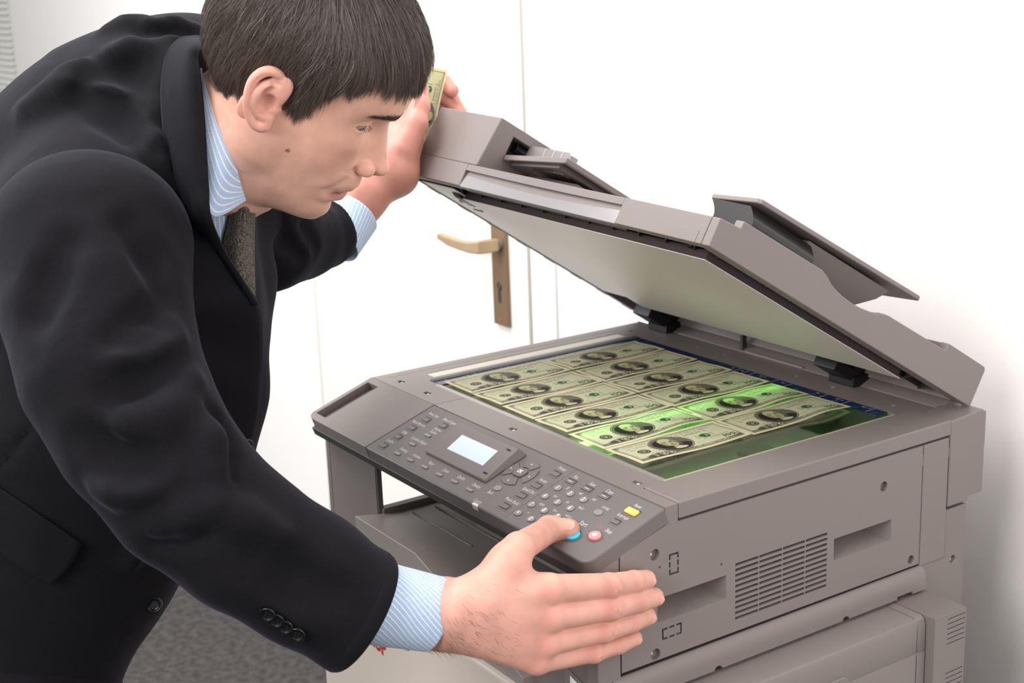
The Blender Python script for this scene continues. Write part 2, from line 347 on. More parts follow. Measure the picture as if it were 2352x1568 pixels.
    for s, x, t, sub in (('1', .3806, .0351, '@'), ('2', .4024, .0349, 'ABC'), ('3', .4248, .0347, 'DEF'), ('4', .3801, .0521, 'GHI'), ('5', .4021, .0520, 'JKL'), ('6', .424, .0517, 'MNO'),
                         ('7', .3788, .0693, 'PQRS'), ('8', .401, .0689, 'TUV'), ('9', .423, .0680, 'WXYZ'), ('*', .3776, .0862, '+/-'), ('0', .4000, .0859, ''), ('#', .4225, .0855, '')):
        o = solid('number_key', pprism(oval(x, t, .0052, .0042), 0, .0016), M_num, cp, .0006, mp=pan)
        legend(s, x, t + (.0012 if s == '*' else 0), .0078, M_white, .00175, xs=.8, bold=.00012, name='key_numeral')
        if sub: legend(sub, x + .0100, t - .0062, .0046)
    # round four-way pad with OK key
    for a0 in (45, 135, 225, 315):
        A = [(.3154 + .0262 * .88 * math.cos(math.radians(a)) * 0.98, .0381 + .0222 * math.sin(math.radians(a))) for a in range(a0 + 6, a0 + 85, 8)]
        Bq = [(.3154 + .0110 * math.cos(math.radians(a)), .0381 + .0098 * math.sin(math.radians(a))) for a in range(a0 + 80, a0 + 5, -10)]
        solid('direction_key', pprism(A + Bq, 0, .0014), M_btn, cp, .0006, mp=pan)
    for dx, dt in ((0, -.0165), (0, .0165), (-.0175, 0), (.0175, 0)):
        tr = [(.3154 + dx + a, .0381 + dt + b) for a, b in ((-.0011, .0009), (.0011, .0009), (0, -.0011))]
        solid('arrow_mark', pprism(tr, .0014, .0016), M_white, cp, mp=pan)
    solid('ok_key', pprism(rrect(.3066, .3242, .0312, .0450, .0045), 0, .0026), M_btn, cp, .0009, mp=pan)
    legend('OK', .3154, .0381, .0074, M_white, .0028, bold=.00018, name='key_numeral')
    # start, stop, reset
    for cx, ct, mm, nm, r in ((.4641, .0800, M_cyan, 'start_key', .0092), (.4871, .0690, M_red, 'stop_key', .0074)):
        ring = join(*[pprism([(cx + q * math.cos(a), ct + q * .8 * math.sin(a)) for q, a in ((r + .0028, a0), (r + .0028, a1), (r + .0020, a1), (r + .0020, a0))], 0, .0005)
                      for a0, a1 in [(2 * math.pi * k / 24, 2 * math.pi * (k + 1) / 24) for k in range(24)]])
        solid('key_ring', ring, M_btn, cp, mp=pan)
        solid(nm, pprism(oval(cx, ct, r, r * .82, 28), 0, .0030), mm, cp, .0010, mp=pan, seg=3)
    solid('stop_mark', pprism(oval(.4871, .0690, .0030, .0025, 18), .0030, .0031), mat('stop_mark_pale', srgb(250, 205, 205), .4), cp, mp=pan)
    legend('Start', .4585, .0615, .0085, bold=.00012)
    legend('Clear', .4795, .0560, .0066, M_lblp, bold=.0001); legend('/Stop', .4925, .0560, .0066, bold=.0001)
    key('reset_key', .4898, .0229, .0165, .0078, M_org, .0028, .0015)
    legend('Reset', .4870, .0125, .0062, bold=.00006)
    # tilted display hood
    HT = lambda t: .0125 - (t - .018) / .052 * .0080
    V = [(.1650, .0115, 0), (.2925, .0115, 0), (.2935, .0718, 0), (.1650, .0718, 0), (.1672, .0195, HT(.0195)), (.2900, .0180, HT(.018)), (.2925, .0705, HT(.0705)), (.1668, .0703, HT(.0703))]
    ho = solid('display_hood', (V, [(0, 3, 2, 1), (4, 5, 6, 7), (0, 1, 5, 4), (1, 2, 6, 5), (2, 3, 7, 6), (3, 0, 4, 7)]), M_pl2, cop, .0015, mp=pan)
    def hx(x, t, h=0): return pan(x, t, HT(t) + h)
    solid('display', ([(.1935, .0324, .0003), (.2678, .0320, .0003), (.2700, .0563, .0003), (.1952, .0568, .0003)], [(0, 1, 2, 3)]), M_lcd, cop, mp=hx)
    solid('display_bezel', ([(.1925, .0316, .0001), (.2688, .0312, .0001), (.2711, .0571, .0001), (.1942, .0577, .0001)], [(0, 1, 2, 3)]), M_num, cop, mp=hx)
    for x, t in ((.2800, .0250), (.2840, .0630)):
        solid('hood_slot', pprism(rrect(x - .004, x + .004, t - .0011, t + .0011, .001), .0000, .0003), M_black, cp, mp=hx)
    # ---- side housing
    slots = []
    for r_ in range(11):
        for c_ in range(4):
            y0 = .0475 + c_ * .0335; z0 = .9135 - r_ * .0060 + .0002
            slots.append(boxm(.505, .52, y0, y0 + .0322, z0 - .0008, z0 + .0022))
    def grip(y0, y1, z0, z1):
        vs = [(.52, y0, z0), (.52, y1, z0), (.52, y1, z1), (.52, y0, z1), (.486, y0 + .008, z0 + .011), (.486, y1 - .016, z0 + .011), (.486, y1 - .016, z1), (.486, y0 + .008, z1)]
        return vs, [(0, 1, 2, 3), (4, 7, 6, 5), (0, 4, 5, 1), (1, 5, 6, 2), (2, 6, 7, 3), (3, 7, 4, 0)]
    spits = [(-.0584, .954, .0060), (-.0587, .8474, .0060), (.2664, .9477, .0058), (.3154, .8476, .0052)]
    tabs = []
    for y0, y1, z0, z1 in ((-.0404, -.0279, .9268, .9495), (-.0502, -.0245, .8597, .8722)):
        tabs += [boxm(.509, .52, y0, y1, z1 - .0022, z1), boxm(.509, .52, y0, y1, z0, z0 + .0022), boxm(.509, .52, y0, y0 + .0020, z0, z1), boxm(.509, .52, y1 - .0020, y1, z0, z1)]
    sideprof = [(-.1013, .8403), (.3288, .8390), (.3288, .9815), (-.0430, .9815), (-.1013, .9640)]
    sp = solid('side_panel', prismm(sideprof, 0, .47, .514), M_pl, cop, .0012,
               cuts=slots + [grip(.1890, .2837, .8782, .9055), grip(-.0572, .0380, .8785, .9065)] + [cylm((.5085, y, z), (1, 0, 0), r, .01, 24) for y, z, r in spits] +
               tabs)
    for y, z in ((-.0525, .9395), (.0284, .9206)): solid('pin_hole_shade', cylm((.5138, y, z), (1, 0, 0), .0013, .0003, 10), M_dark, sp)  # flush dark discs painted in place of the holes' shade
    solid('vent_backing', boxm(.4985, .5005, .045, .184, .849, .922), M_dark, sp)
    for (y0, y1, z0, z1) in ((-.0404, -.0279, .9268, .9495), (-.0502, -.0245, .8597, .8722)):
        ym, zm = (y0 + y1) / 2, (z0 + z1) / 2
        if z1 - z0 > y1 - y0: br = join(boxm(.511, .5138, y0, y1, zm + .0028, zm + .0052), boxm(.511, .5138, y0, y1, zm - .0052, zm - .0028))
        else: br = join(boxm(.511, .5138, ym - .0060, ym - .0032, z0, z1), boxm(.511, .5138, ym + .0032, ym + .0060, z0, z1))
        solid('tab_bridge', br, M_pl, sp, .0003)
    for y, z, r in spits:
        if (y, z) != (.2664, .9477): solid('screw', cylm((.5083, y - .002, z), (1, 0, 0), .0024, .0018, 12, .0014), M_screw, cop)
    solid('side_panel_rear', prismm([(.3300, .8350), (.3727, .8350), (.3727, .9815), (.3300, .9815)], 0, .47, .5143), M_pl, cop, .0012)
    solid('side_panel_front', prismm([(-.1022, .770), (-.1022, .9637), (-.1305, .9552), (-.1305, .770)], 0, .4955, .5138), M_pl, cop, .0014)
    solid('column_front', boxm(.36, .497, -.1302, -.112, .60, .905), M_pl2, cop, .0015)
    solid('front_column', boxm(.425, .484, -.06, .33, .60, .93), M_dark, cop)
    solid('column_strip', boxm(.30, .506, -.1315, -.118, .934, .9565), M_pl2, cop, .0012)
    solid('rear_cover', prismm([(.3740, .8965), (.4098, .8965), (.4098, .9020), (.4350, .9020), (.4350, .9985), (.4310, 1.0035), (.4220, 1.0040), (.3740, 1.0005)], 0, .47, .5150), M_pl, cop, .0022, seg=3)
    solid('rear_frame', prismm([(.3300, .60), (.4102, .60), (.4102, .8925), (.3740, .8925), (.3740, .8345), (.3300, .8345)], 0, .25, .5125), M_pl, cop, .0014,
          cuts=[cylm((.508, .3898, .8274), (1, 0, 0), .0046, .01, 20)])
    solid('screw', cylm((.5078, .3885, .8274), (1, 0, 0), .0024, .0018, 12, .0014), M_screw, cop)
    # rounded rail under the side panel, with two finger notches
    prof = [(.49, .8362), (.512, .8362), (.5155, .8350), (.5190, .8315), (.5210, .8265), (.5215, .8200), (.5215, .8090), (.49, .8060)]
    vs, fs = prismm([(p[0], p[1]) for p in prof], 1, -.1135, .3335)
    solid('side_rail', (vs, fs), M_pl, cop, .0015,
          cuts=[cylm((.48, .018, .8075), (1, 0, 0), .0058, .05, 16), cylm((.48, .204, .8075), (1, 0, 0), .0058, .05, 16), boxm(.50, .53, .286, .312, .80, .8125)])
    solid('rail_shadow_gap', boxm(.49, .5125, -.112, .329, .835, .8405), M_hole, cop)
    # lower side unit
    lp = [(.45, .8045), (.5560, .8045), (.5605, .8020), (.5630, .7960), (.5635, .766), (.5625, .7635), (.5635, .7610), (.5635, .50), (.45, .50)]
    solid('side_tray_unit', prismm(lp, 1, -.1300, .2855), M_pl, cop, .0012,
          cuts=[boxm(.5165, .5178, -.14, .272, .8035, .81), boxm(.5165, .60, .2715, .2728, .8032, .81), boxm(.5625, .60, .2712, .2728, .50, .81)])
    solid('tray_unit_grip', prismm([(-.13, .735), (.172, .735), (.170, .760), (.161, .7715), (.158, .7735), (-.13, .7735)], 0, .556, .5655), M_pl, cop, .0015)
    vents = []
    for zz in (.798, .7315):
        vents += [boxm(.571, .58, .3085, .3375, zz - k * .00605, zz - k * .00605 + .0012) for k in range(6)]
    solid('side_end_block', boxm(.47, .575, .2870, .3392, .50, .8052), M_pl, cop, .0016, cuts=vents)
    # ---- output bay
    solid('bay_post', boxm(-.0915, .0455, -.1165, -.1085, .30, .945), M_pl2, cop, .003, cuts=[boxm(-.0815, -.0805, -.12, -.1155, .3, .93), boxm(.0435, .05, -.12, -.1155, .3, .93)])
    zt = .867
    tv = [(.034, -.1435, zt), (.182, -.1435, zt), (.238, -.062, zt), (.238, .32, zt), (.050, .32, zt), (.048, -.115, zt),
          (.40, -.1435, .800), (.40, .32, .800)]
    tv2 = [(x, y, z - .035) for x, y, z in tv]
    F = [(0, 1, 2, 3, 4, 5), (1, 6, 7, 3, 2)]
    F2 = [tuple(8 + i for i in reversed(f)) for f in F]
    S = [(a, b, b + 8, a + 8) for a, b in ((1, 0), (6, 1), (7, 6), (3, 7), (4, 3), (5, 4), (0, 5))]
    M_tray = mat('tray_plastic', srgb(150, 142, 139), .4, bump=.1, bscale=2000)
    solid('output_tray', (tv + tv2, F + F2 + S), M_tray, cop, .0012)
    for pts in ([(.070, -.0808), (.2073, -.0817)], [(.0704, -.0477), (.1654, -.0497), (.2264, -.0476)]):
        for (a, b), (c, d2) in zip(pts[:-1], pts[1:]):
            solid('tray_ridge', boxm(a, c, min(b, d2) - .0004, max(b, d2) + .0008, zt - .001, zt + .0011), M_pl2, cop, .0005)
    solid('tray_left_rim', boxm(.038, .052, -.112, .33, zt - .01, zt + .006), M_pl, cop, .0015)
    solid('tray_rear_wall', boxm(.30, .47, .300, .33, .80, .95), M_pl2, cop, .002)
    # lower cabinet and cream front cover
    solid('lower_cabinet', boxm(-.086, .500, -.120, .41, .035, .79), M_dark, cop, .002)
    for x in (-.04, .45):
        for y in (-.07, .36): solid('caster', cylm((x - .012, y, .0255), (1, 0, 0), .025, .024, 20), M_black, cop, .002)
    fc = [(-.1500, .30), (-.1500, .783), (-.1480, .7875), (-.1440, .7895), (-.1255, .7905), (-.1255, .30)]
    solid('front_cover', prismm(fc, 0, -.072, .44), M_cream, cop, .0016, seg=3)
    solid('toner_sticker', ([(.4580, -.1312, .790), (.497, -.1312, .790), (.497, -.1312, .827), (.4645, -.1312, .8345), (.458, -.1312, .8345)], [(0, 1, 2, 3, 4)]), mat('sticker_clear_grey', srgb(128, 122, 120), .2), cop)
    solid('sticker_print', ([(.468, -.1316, .790), (.490, -.1316, .790), (.490, -.1316, .823), (.468, -.1316, .8285)], [(0, 1, 2, 3)]), M_white, cop)
    link('sticker_lettering', text_mesh('KUP', .030, lambda a, b: (.085 + a, -.1504, .7175 + b - .10 * a), 'CENTER', .8, .0009), M_stk, cop)
    # ---- lid (raised about its rear edge)
    A31 = math.radians(31.356); LO = (.4241, 1.0037); LU = (-math.cos(A31), math.sin(A31)); LW = (math.sin(A31), math.cos(A31))
    def lid(x, u, w):
        w = w + .0538 * (.5 - x) * max(u, 0)
        return (x, LO[0] + LU[0] * u + LW[0] * w, LO[1] + LU[1] * u + LW[1] * w)
    ld = thing('lid', (.2, .4241, 1.0037), None, None); ld.parent = cop; ld.location = Vector((.2, .4241, 1.0037)) - wl(cop)
    def sub(vf, n):                                  # finer quads along x so that the flex bends smoothly
        return vf
    # side rail of the lid seen from the right, with its scoop
    rail = [(.000, .0), (.469, .0), (.469, .030), (.4395, .0322), (.4390, .0400), (.3119, .0417)]
    for u, w in ((.301, .0385), (.292, .0345), (.280, .0315), (.265, .0295), (.250, .0290), (.235, .0298), (.220, .0318), (.207, .0345), (.196, .0384), (.190, .0392)): rail.append((u, w))
    rail += [(.0795, .0410), (.0790, .0500), (.0035, .0500), (.0, .047)]
    solid('lid_side', prismm(rail, 0, .488, .500), M_pl, ld, .0014, mp=lid, cuts=[boxm(.48, .51, .0745, .0753, -.001, .06)][:0])
    solid('hinge_cover', prismm([(.0, .012), (.0, .0495), (.0785, .0495), (.0785, .012)], 0, -.100, .4885), M_pl, ld, .0014, mp=lid)
    # slab, hollow underneath
    slab = prismm([(.003, .0), (.4655, .0), (.4655, .0296), (.003, .0296)], 0, -.108, .4885)
    solid('lid_slab', slab, M_pl, ld, .0010, mp=lid, cuts=[boxm(-.098, .480, .012, .457, -.01, .014)])
    solid('lid_hollow', boxm(-.097, .479, .0125, .4565, .0125, .0138), M_dark, ld, mp=lid)
    ribs = ([], [])
    for k in range(16):
        x = -.12 + k * .045
        a = (max(x, -.097), .43 + 0 * x); 
        r1 = [(x, .412), (x + .0016, .412), (x + .0466, .4565), (x + .045, .4565)]
        if x + .0466 < .479 and x > -.097: ribs = join(ribs, pprism(r1, .0006, .0128))
    for k in range(12):
        u = .02 + k * .038
        ribs = join(ribs, pprism([(.437, u), (.437, u + .0016), (.479, u + .0315), (.479, u + .030)], .0006, .0128))
    ribs = join(ribs, boxm(.446, .4472, .03, .45, .0006, .0128), boxm(-.09, .479, .425, .4262, .0006, .0128))
    solid('lid_ribs', ribs, M_dark, ld, mp=lid)
    # front face: long grip recess
    n = 72
    def grx(k): return .0312 + (.3508 - .0312) * k / n
    top = []; bot = []; V = []; F = []
    fl = [(-.110, .4690), (.0325, .4690)]
    # front skins: left part, bar above the grip, right part
    solid('lid_front', join(boxm(-.110, .0325, .4650, .4692, .0002, .0298), ([], [])), M_pl, ld, .0010, mp=lid)
    solid('lid_front', boxm(.3490, .4878, .4650, .4692, .0002, .0300), M_pl, ld, .0010, mp=lid)
    bar = []
    for k in range(n + 1):
        x = .0325 + (.3490 - .0325) * k / n; s = math.sin(math.pi * k / n)
        bar.append((x, .0212 - .0010 * s))
    V = []; F = []
    for x, w in bar: V += [(x, .4690, w), (x, .4690, .0298), (x, .4560, .0298), (x, .4560, w + .0012)]
    for k in range(n):
        b = 4 * k
        F += [(b + j, b + (j + 1) % 4, b + 4 + (j + 1) % 4, b + 4 + j) for j in range(4)]
    F += [(3, 2, 1, 0), tuple(range(4 * n, 4 * n + 4))]
    solid('grip_bar', (V, F), M_pl, ld, .0008, mp=lid)
    V = []; F = []
    for k in range(n + 1):
        x = .0325 + (.3490 - .0325) * k / n; s = math.sin(math.pi * k / n) ** .8
        V += [(x, .4684 - .0005 * s, .0004), (x, .4655 + .0020 * s, .0165 - .0050 * s), (x, .4640, .0180 - .0055 * s), (x, .4500, .0200 - .0065 * s), (x, .4500, .0004)]
    for k in range(n):
        b = 5 * k
        F += [(b + j, b + (j + 1) % 5, b + 5 + (j + 1) % 5, b + 5 + j) for j in range(5)]
    F += [(4, 3, 2, 1, 0), tuple(range(5 * n, 5 * n + 5))]
    solid('lid_grip', (V, F), M_crhand, ld, 0, mp=lid, smooth=False)
    # pad under the lid
    solid('pad_foam', boxm(.004, .4670, .098, .4370, -.0064, .0040), M_foam, ld, .0006, mp=lid)
    solid('platen_sheet', boxm(.003, .4690, .0960, .4385, -.0074, -.0063), M_pad, ld, .0003, mp=lid)
    solid('sheet_film', boxm(-.085, -.004, .10, .452, -.0012, -.0002), M_pad, ld, mp=lid)
    solid('strip_clips', join(*[boxm(-.1095, -.1060, u, u + .022, -.0004, .0002) for u in (.02, .075, .13, .185, .24, .295, .35, .405)]), M_lbl, ld, mp=lid)
    # scanning unit window by the left front corner
    solid('reading_guide', prismm([(.395, -.0002), (.440, -.0002), (.43, -.005), (.405, -.0055)], 0, -.030, -.014), M_black, ld, .001, mp=lid)
    solid('guide_rollers', join(cylm((-.045, .41, -.001), (1, 0, 0), .004, .018, 12), cylm((-.045, .385, -.001), (1, 0, 0), .0035, .018, 12)), M_intg, ld, mp=lid)
    # feeder box
    fb = [(-.0985, .4650), (.0490, .4690)]
    V = [(-.0985, .4660, .0300), (.0500, .4690, .0300), (.0500, .0900, .0300), (-.0985, .0900, .0300),
         (-.0945, .4660, .0985), (.0520, .4640, .0975), (.0520, .0900, .1020), (-.0945, .0900, .1020)]
    solid('feeder_box', (V, [(0, 3, 2, 1), (4, 5, 6, 7), (0, 1, 5, 4), (1, 2, 6, 5), (2, 3, 7, 6), (3, 0, 4, 7)]), M_pl, ld, .0020, mp=lid, seg=3,
          cuts=[boxm(.030, .08, .25, .4360, .0585, .0850)])
    solid('feeder_slot_dark', boxm(.028, .0305, .25, .4350, .0590, .0845), M_hole, ld, mp=lid)
    solid('feeder_roller', cylm((.036, .28, .078), (0, 1, 0), .006, .14, 14), M_black, ld, mp=lid)
    # paper guides
    solid('paper_guide', join(boxm(.048, .135, .4060, .4072, .0590, .0880), boxm(.135, .1395, .395, .4072, .0590, .0850)), M_smoke, ld, .0006, mp=lid)
    for x in (.084, .103, .121): solid('guide_rib', boxm(x, x + .0010, .4071, .4078, .0592, .0878), M_lbl, ld, mp=lid)
    # left document tray with raised rim, seen from below
    tp = [(.052, .4385), (.1790, .4385), (.1790, .1000), (.052, .1000)]
    def ltray(x, u, w): return lid(x, u, w + (x - .052) * .085)
    solid('document_tray', pprism(tp, .0530, .0605), M_pl, ld, .0018, mp=ltray, cuts=[boxm(.056, .172, .12, .4335, .04, .0575)])
    solid('tray_step', pprism([(.060, .43), (.160, .43), (.160, .20), (.060, .20)], .0500, .0576), M_pl2, ld, .002, mp=ltray, cuts=[pprism([(.100, .425), (.140, .425), (.150, .405), (.150, .22), (.09, .22), (.09, .415)], .04, .0555)])
    solid('tray_pedestal', boxm(.060, .165, .11, .40, .0290, .054), M_pl2, ld, .002, mp=lid)
    # right document tray: raised wing
    def rtray(x, u, w): return lid(x, u, w + (x - .47) * .055 + (0.0 if u > .3 else (.3 - u) * .045))
    wing = [(.3960, .4005), (.4640, .4025), (.470, .3990), (.4720, .1230), (.4690, .1180), (.385, .118)]
    solid('tray_wing', pprism(wing, .0720, .0775), M_pl, ld, .0016, mp=rtray, seg=3)
    # concave lip hanging at the front left of the wing
    V = []; F = []
    for k in range(9):
        a = k / 8; w = .0722 - .030 * a; x = .3985 + .013 * math.sin(a * math.pi * .75); V += [(x, .4012, w), (x + .060, .4012, w - .004), (x + .060, .30, w - .004), (x, .30, w)]
    for k in range(8):
        b = 4 * k; F += [(b + j, b + (j + 1) % 4, b + 4 + (j + 1) % 4, b + 4 + j) for j in range(4)]
    F += [(3, 2, 1, 0), (32, 33, 34, 35)]
    solid('wing_lip', (V, F), mat('wing_lip_shade', srgb(34, 31, 32), .35), ld, mp=rtray)  # near-black colour stands in for the shade under the wing
    V = [(.300, .3045, .0715), (.4590, .3045, .0715), (.4590, .157, .0745), (.300, .157, .0745), (.310, .2990, .0575), (.452, .2990, .0575), (.452, .165, .0600), (.310, .165, .0600),
         (.330, .2900, .0300), (.440, .2900, .0300), (.440, .1820, .0430), (.330, .1820, .0430)]
    F = [(0, 3, 2, 1), (0, 1, 5, 4), (1, 2, 6, 5), (2, 3, 7, 6), (3, 0, 4, 7), (4, 5, 9, 8), (5, 6, 10, 9), (6, 7, 11, 10), (7, 4, 8, 11), (8, 9, 10, 11)]
    solid('wing_trough', (V, F), M_pl2, ld, .0015, mp=lid)
    # hinges
    for x in (.332, -.025):
        solid('hinge_block', boxm(x - .021, x + .021, .389, .428, 1.0002, 1.0135), M_black, cop, .0015)
        solid('hinge_arm', join(boxm(x - .014, x + .014, .398, .43, 1.0135, 1.030), cylm((x - .016, .42, 1.026), (1, 0, 0), .009, .032, 16)), M_black, cop, .0015)
        solid('hinge_screw', cylm((x - .008, .396, 1.013), (0, 0, 1), .0048, .0035, 14, .003), M_screw, cop, .0008)
        solid('hinge_plate', boxm(x - .018, x + .018, .012, .070, -.014, .0005), M_black, ld, .0015, mp=lid)
    solid('hinge_lever', join(boxm(-.075, -.03, .024, .030, -.016, -.012), boxm(-.055, -.03, .018, .022, -.020, -.018)), M_steel, ld, .0008, mp=lid)
# ---------------------------------------------------------------- banknotes
F57 = {'A': '7E1111117E', 'B': '7F49494936', 'C': '3E41414122', 'D': '7F4141221C', 'E': '7F49494941', 'F': '7F09090901', 'G': '3E41495132', 'H': '7F0808087F', 'I': '00417F4100',
       'K': '7F08142241', 'L': '7F40404040', 'M': '7F0204027F', 'N': '7F0408107F', 'O': '3E4141413E', 'P': '7F09090906', 'R': '7F09192946', 'S': '4649494931', 'T': '01017F0101', 'U': '3F4040403F',
       'V': '1F2040201F', 'Y': '0304780403', '0': '3E5149453E', '1': '00427F4000', '2': '4261514946', '3': '2241494936', '4': '1814127F10', '5': '2745454539', '6': '3C4A494930', '7': '0171090503', '8': '3649494936', '9': '064949291E', ' ': '0000000000'}
def glyphs(s):
    cols = []
    for ch in s:
        h = F57.get(ch, '0000000000')
        cols += [int(h[2 * i:2 * i + 2], 16) for i in range(5)] + [0]
    return np.array([[(c >> r) & 1 for c in cols] for r in range(7)], bool)      # row 0 = top
NL, NW = 156.0, 66.3
def note_art(nu, nv):
    """colour of the printed side on an nu x nv lattice (u along the note, v upwards), linear rgb"""
    U, V = np.meshgrid(np.linspace(0, NL, nu), np.linspace(0, NW, nv), indexing='ij')
    L = lambda r, g, b: np.array(srgb(r, g, b)[:3])
    paper = L(212, 210, 168); ink = L(58, 54, 46); green = L(28, 96, 62)
    img = np.empty(U.shape + (3,)); img[:] = L(240, 230, 196)
    def mixin(mask, col, a=1.0):
        m = (np.clip(mask, 0, 1) * a)[..., None]; img[:] = img * (1 - m) + col * m
    def sm(d, w=.25): return np.clip(.5 - d / (2 * w), 0, 1)
    def rect(u0, u1, v0, v1): return sm(np.maximum(np.maximum(u0 - U, U - u1), np.maximum(v0 - V, V - v1)))
    def ell(cu, cv, ru, rv): return sm((np.sqrt(((U - cu) / ru) ** 2 + ((V - cv) / rv) ** 2) - 1) * min(ru, rv))
    def put(s, u, v, h, w, col, a=1.0):
        g = glyphs(s); iu = np.floor((U - u) / w * g.shape[1]).astype(int); iv = np.floor((v + h - V) / h * 7).astype(int)
        ok = (iu >= 0) & (iu < g.shape[1]) & (iv >= 0) & (iv < 7)
        m = np.zeros(U.shape); m[ok] = g[iv[ok], iu[ok]]; mixin(m, col, a)
    mixin(rect(6, 150, 5.5, 61), L(224, 222, 188))
    # tinted guilloche field
    mixin(rect(7, 149, 7, 60) * (.5 + .5 * np.sin((U * .9 + 6 * np.sin(V * .3)) * 2.2)), L(210, 212, 176), .35)
    # frame
    mixin(rect(5.5, 150.5, 5.0, 6.6) + rect(5.5, 150.5, 60.0, 61.2) + rect(5.5, 6.7, 5, 61.2) + rect(149.3, 150.5, 5, 61.2), ink, .9)
    mixin(rect(7, 149, 7.2, 11.5), ink, .72); mixin(rect(7, 149, 57.0, 59.4) * (.5 + .5 * np.sign(np.sin(U * 3.1))), ink, .65)
    mixin(rect(7.2, 9.5, 7, 59.5) * (.5 + .5 * np.sign(np.sin(V * 2.6))), ink, .6)
    mixin(rect(7.2, 14, 50, 59.6) * np.clip(1.2 - ((U - 7) + (59.6 - V)) / 9, 0, 1), ink, .8); mixin(rect(138, 149, 7, 17) * np.clip(1.3 - ((149 - U) + (V - 7)) / 13, 0, 1), ink, .75)
    put('ONE HUNDRED DOLLARS ', 84, 7.7, 3.4, 48, L(225, 222, 185))
    # bottom left numeral in its dark cartouche
    mixin(ell(37, 11.5, 19, 6.2), ink, .8); mixin(rect(16, 58, 6.5, 14.5), ink, .35)
    for cu in (29, 39.5, 50):
        m = ell(cu, 12.2, 4.4, 4.9) if cu > 30 else rect(cu - 1.4, cu + 1.4, 8, 17)
        mixin(m, L(232, 228, 200)); 
        mixin(ell(cu, 12.2, 3.6, 4.1) if cu > 30 else rect(cu - .8, cu + .8, 8.6, 16.4), L(110, 106, 92))
        if cu > 30: mixin(ell(cu, 12.2, 1.4, 2.3), L(225, 222, 190))
    # portrait oval
    cu, cv = 67, 34
    mixin(ell(cu, cv, 26.5, 25.0), L(96, 92, 80)); mixin(ell(cu, cv, 25.4, 23.9), L(190, 186, 158)); mixin(ell(cu, cv, 24.6, 23.1), L(84, 80, 70))
    inn = ell(cu, cv, 23.6, 22.2); hatch = .5 + .5 * np.sin(V * 5.5 + U * .5)
    mixin(inn, L(126, 122, 106)); mixin(inn * hatch, L(92, 88, 76), .5)
    mixin(inn * ell(cu - 4, cv + 1, 17, 17.5), L(44, 40, 36)); mixin(inn * ell(cu + 9, cv - 10, 13, 9), L(52, 48, 42))       # long dark hair
    mixin(inn * ell(cu - 8, cv - 19, 20, 7.5), L(70, 66, 58)); mixin(inn * ell(cu + 9, cv - 21, 16, 7), L(58, 54, 48))           # coat
    mixin(inn * ell(cu + .5, cv + 6, 10.2, 14.6), L(196, 192, 150)); mixin(inn * ell(cu + .5, cv + 13, 9.0, 7.0), L(206, 202, 160))      # face
    mixin(inn * ell(cu + 1, cv - 12.5, 5.5, 5.5), L(178, 174, 138)); mixin(inn * ell(cu + 3, cv - 15.5, 8, 3.4), L(222, 218, 184))         # neck cloth
    mixin(inn * ell(cu + 9.6, cv + 4, 3.2, 13), L(128, 122, 96), .7)
    for du in (-3.6, 5.0):
        mixin(inn * ell(cu + du, cv + 7.2, 2.3, 1.2), L(62, 56, 46), .85); mixin(inn * ell(cu + du, cv + 9.6, 3.0, .7), L(90, 84, 66), .8)
    mixin(inn * ell(cu + 2.4, cv + 2.6, 1.1, 4.2), L(128, 122, 94), .7); mixin(inn * ell(cu + 1.0, cv - .9, 2.6, .9), L(92, 86, 66), .8)
    mixin(inn * ell(cu + .8, cv - 4.0, 3.6, .7), L(84, 70, 58), .9); mixin(inn * ell(cu + .8, cv - 5.6, 2.6, .6), L(140, 134, 106), .7)
    mixin(inn * ell(cu - 7.5, cv + 1, 2.6, 8), L(150, 144, 112), .6)
    # left seal
    mixin(ell(26, 30, 7.4, 7.4), L(66, 62, 54)); mixin(ell(26, 30, 5.3, 5.3), L(206, 204, 168)); mixin(ell(26, 30, 4.6, 4.6), L(60, 56, 48))
    mixin(ell(26, 31, 2.6, 1.7) + rect(24.5, 27.5, 27.2, 31), L(190, 188, 150), .8)
    # right seal, green, across a grey word
    put('ONE', 104, 29.5, 8, 9, L(120, 124, 104), .0)
    mixin(rect(103.0, 104.4, 27.5, 37.5) + rect(124.0, 125.2, 27.5, 37.5) + rect(106.3, 107.2, 28, 37), L(66, 104, 78), .8)
    mixin(ell(114.5, 32.5, 6.6, 6.4), green); mixin(ell(114.5, 32.5, 4.9, 4.7), L(70, 130, 92)); mixin(ell(113.4, 32.5, 2.2, 3.6), green); mixin(ell(116.6, 32, 1.4, 2.6), L(190, 206, 160))
    # big corner numeral, bottom right
    for c2 in (130.5, 135.6, 142.4):
        m = ell(c2, 17.3, 3.1, 3.6) if c2 > 132 else rect(c2 - 1.2, c2 + 1.2, 13.8, 20.9)
        mixin(m, L(46, 96, 48))
        if c2 > 132: mixin(ell(c2, 17.3, 1.3, 2.0), L(206, 208, 160))
    # text lines
    put('THE UNITED STATES OF AMERICA', 80, 51.8, 3.9, 56, ink, .8)
    put('DB 50800202 B', 86, 45.2, 4.4, 42, ink, .8); put('DB 50800202 B', 106, 22.4, 3.6, 36, ink, .65)
    put('FEDERAL RESERVE NOTE', 15, 52.0, 3.6, 44, ink, .7); put('DB 50800202', 16, 45.6, 3.4, 30, ink, .65); put('B2', 17, 40.4, 3.2, 6, ink, .7)
    put('SERIES', 92, 17.2, 2.0, 10, ink, .6); put('SECRETARY', 30, 22.0, 1.8, 16, ink, .4)
    s2 = (np.abs(V - (20.5 + 1.6 * np.sin(U * 1.4))) < .35) & (U > 28) & (U < 46); mixin(s2 * 1.0, ink, .55)
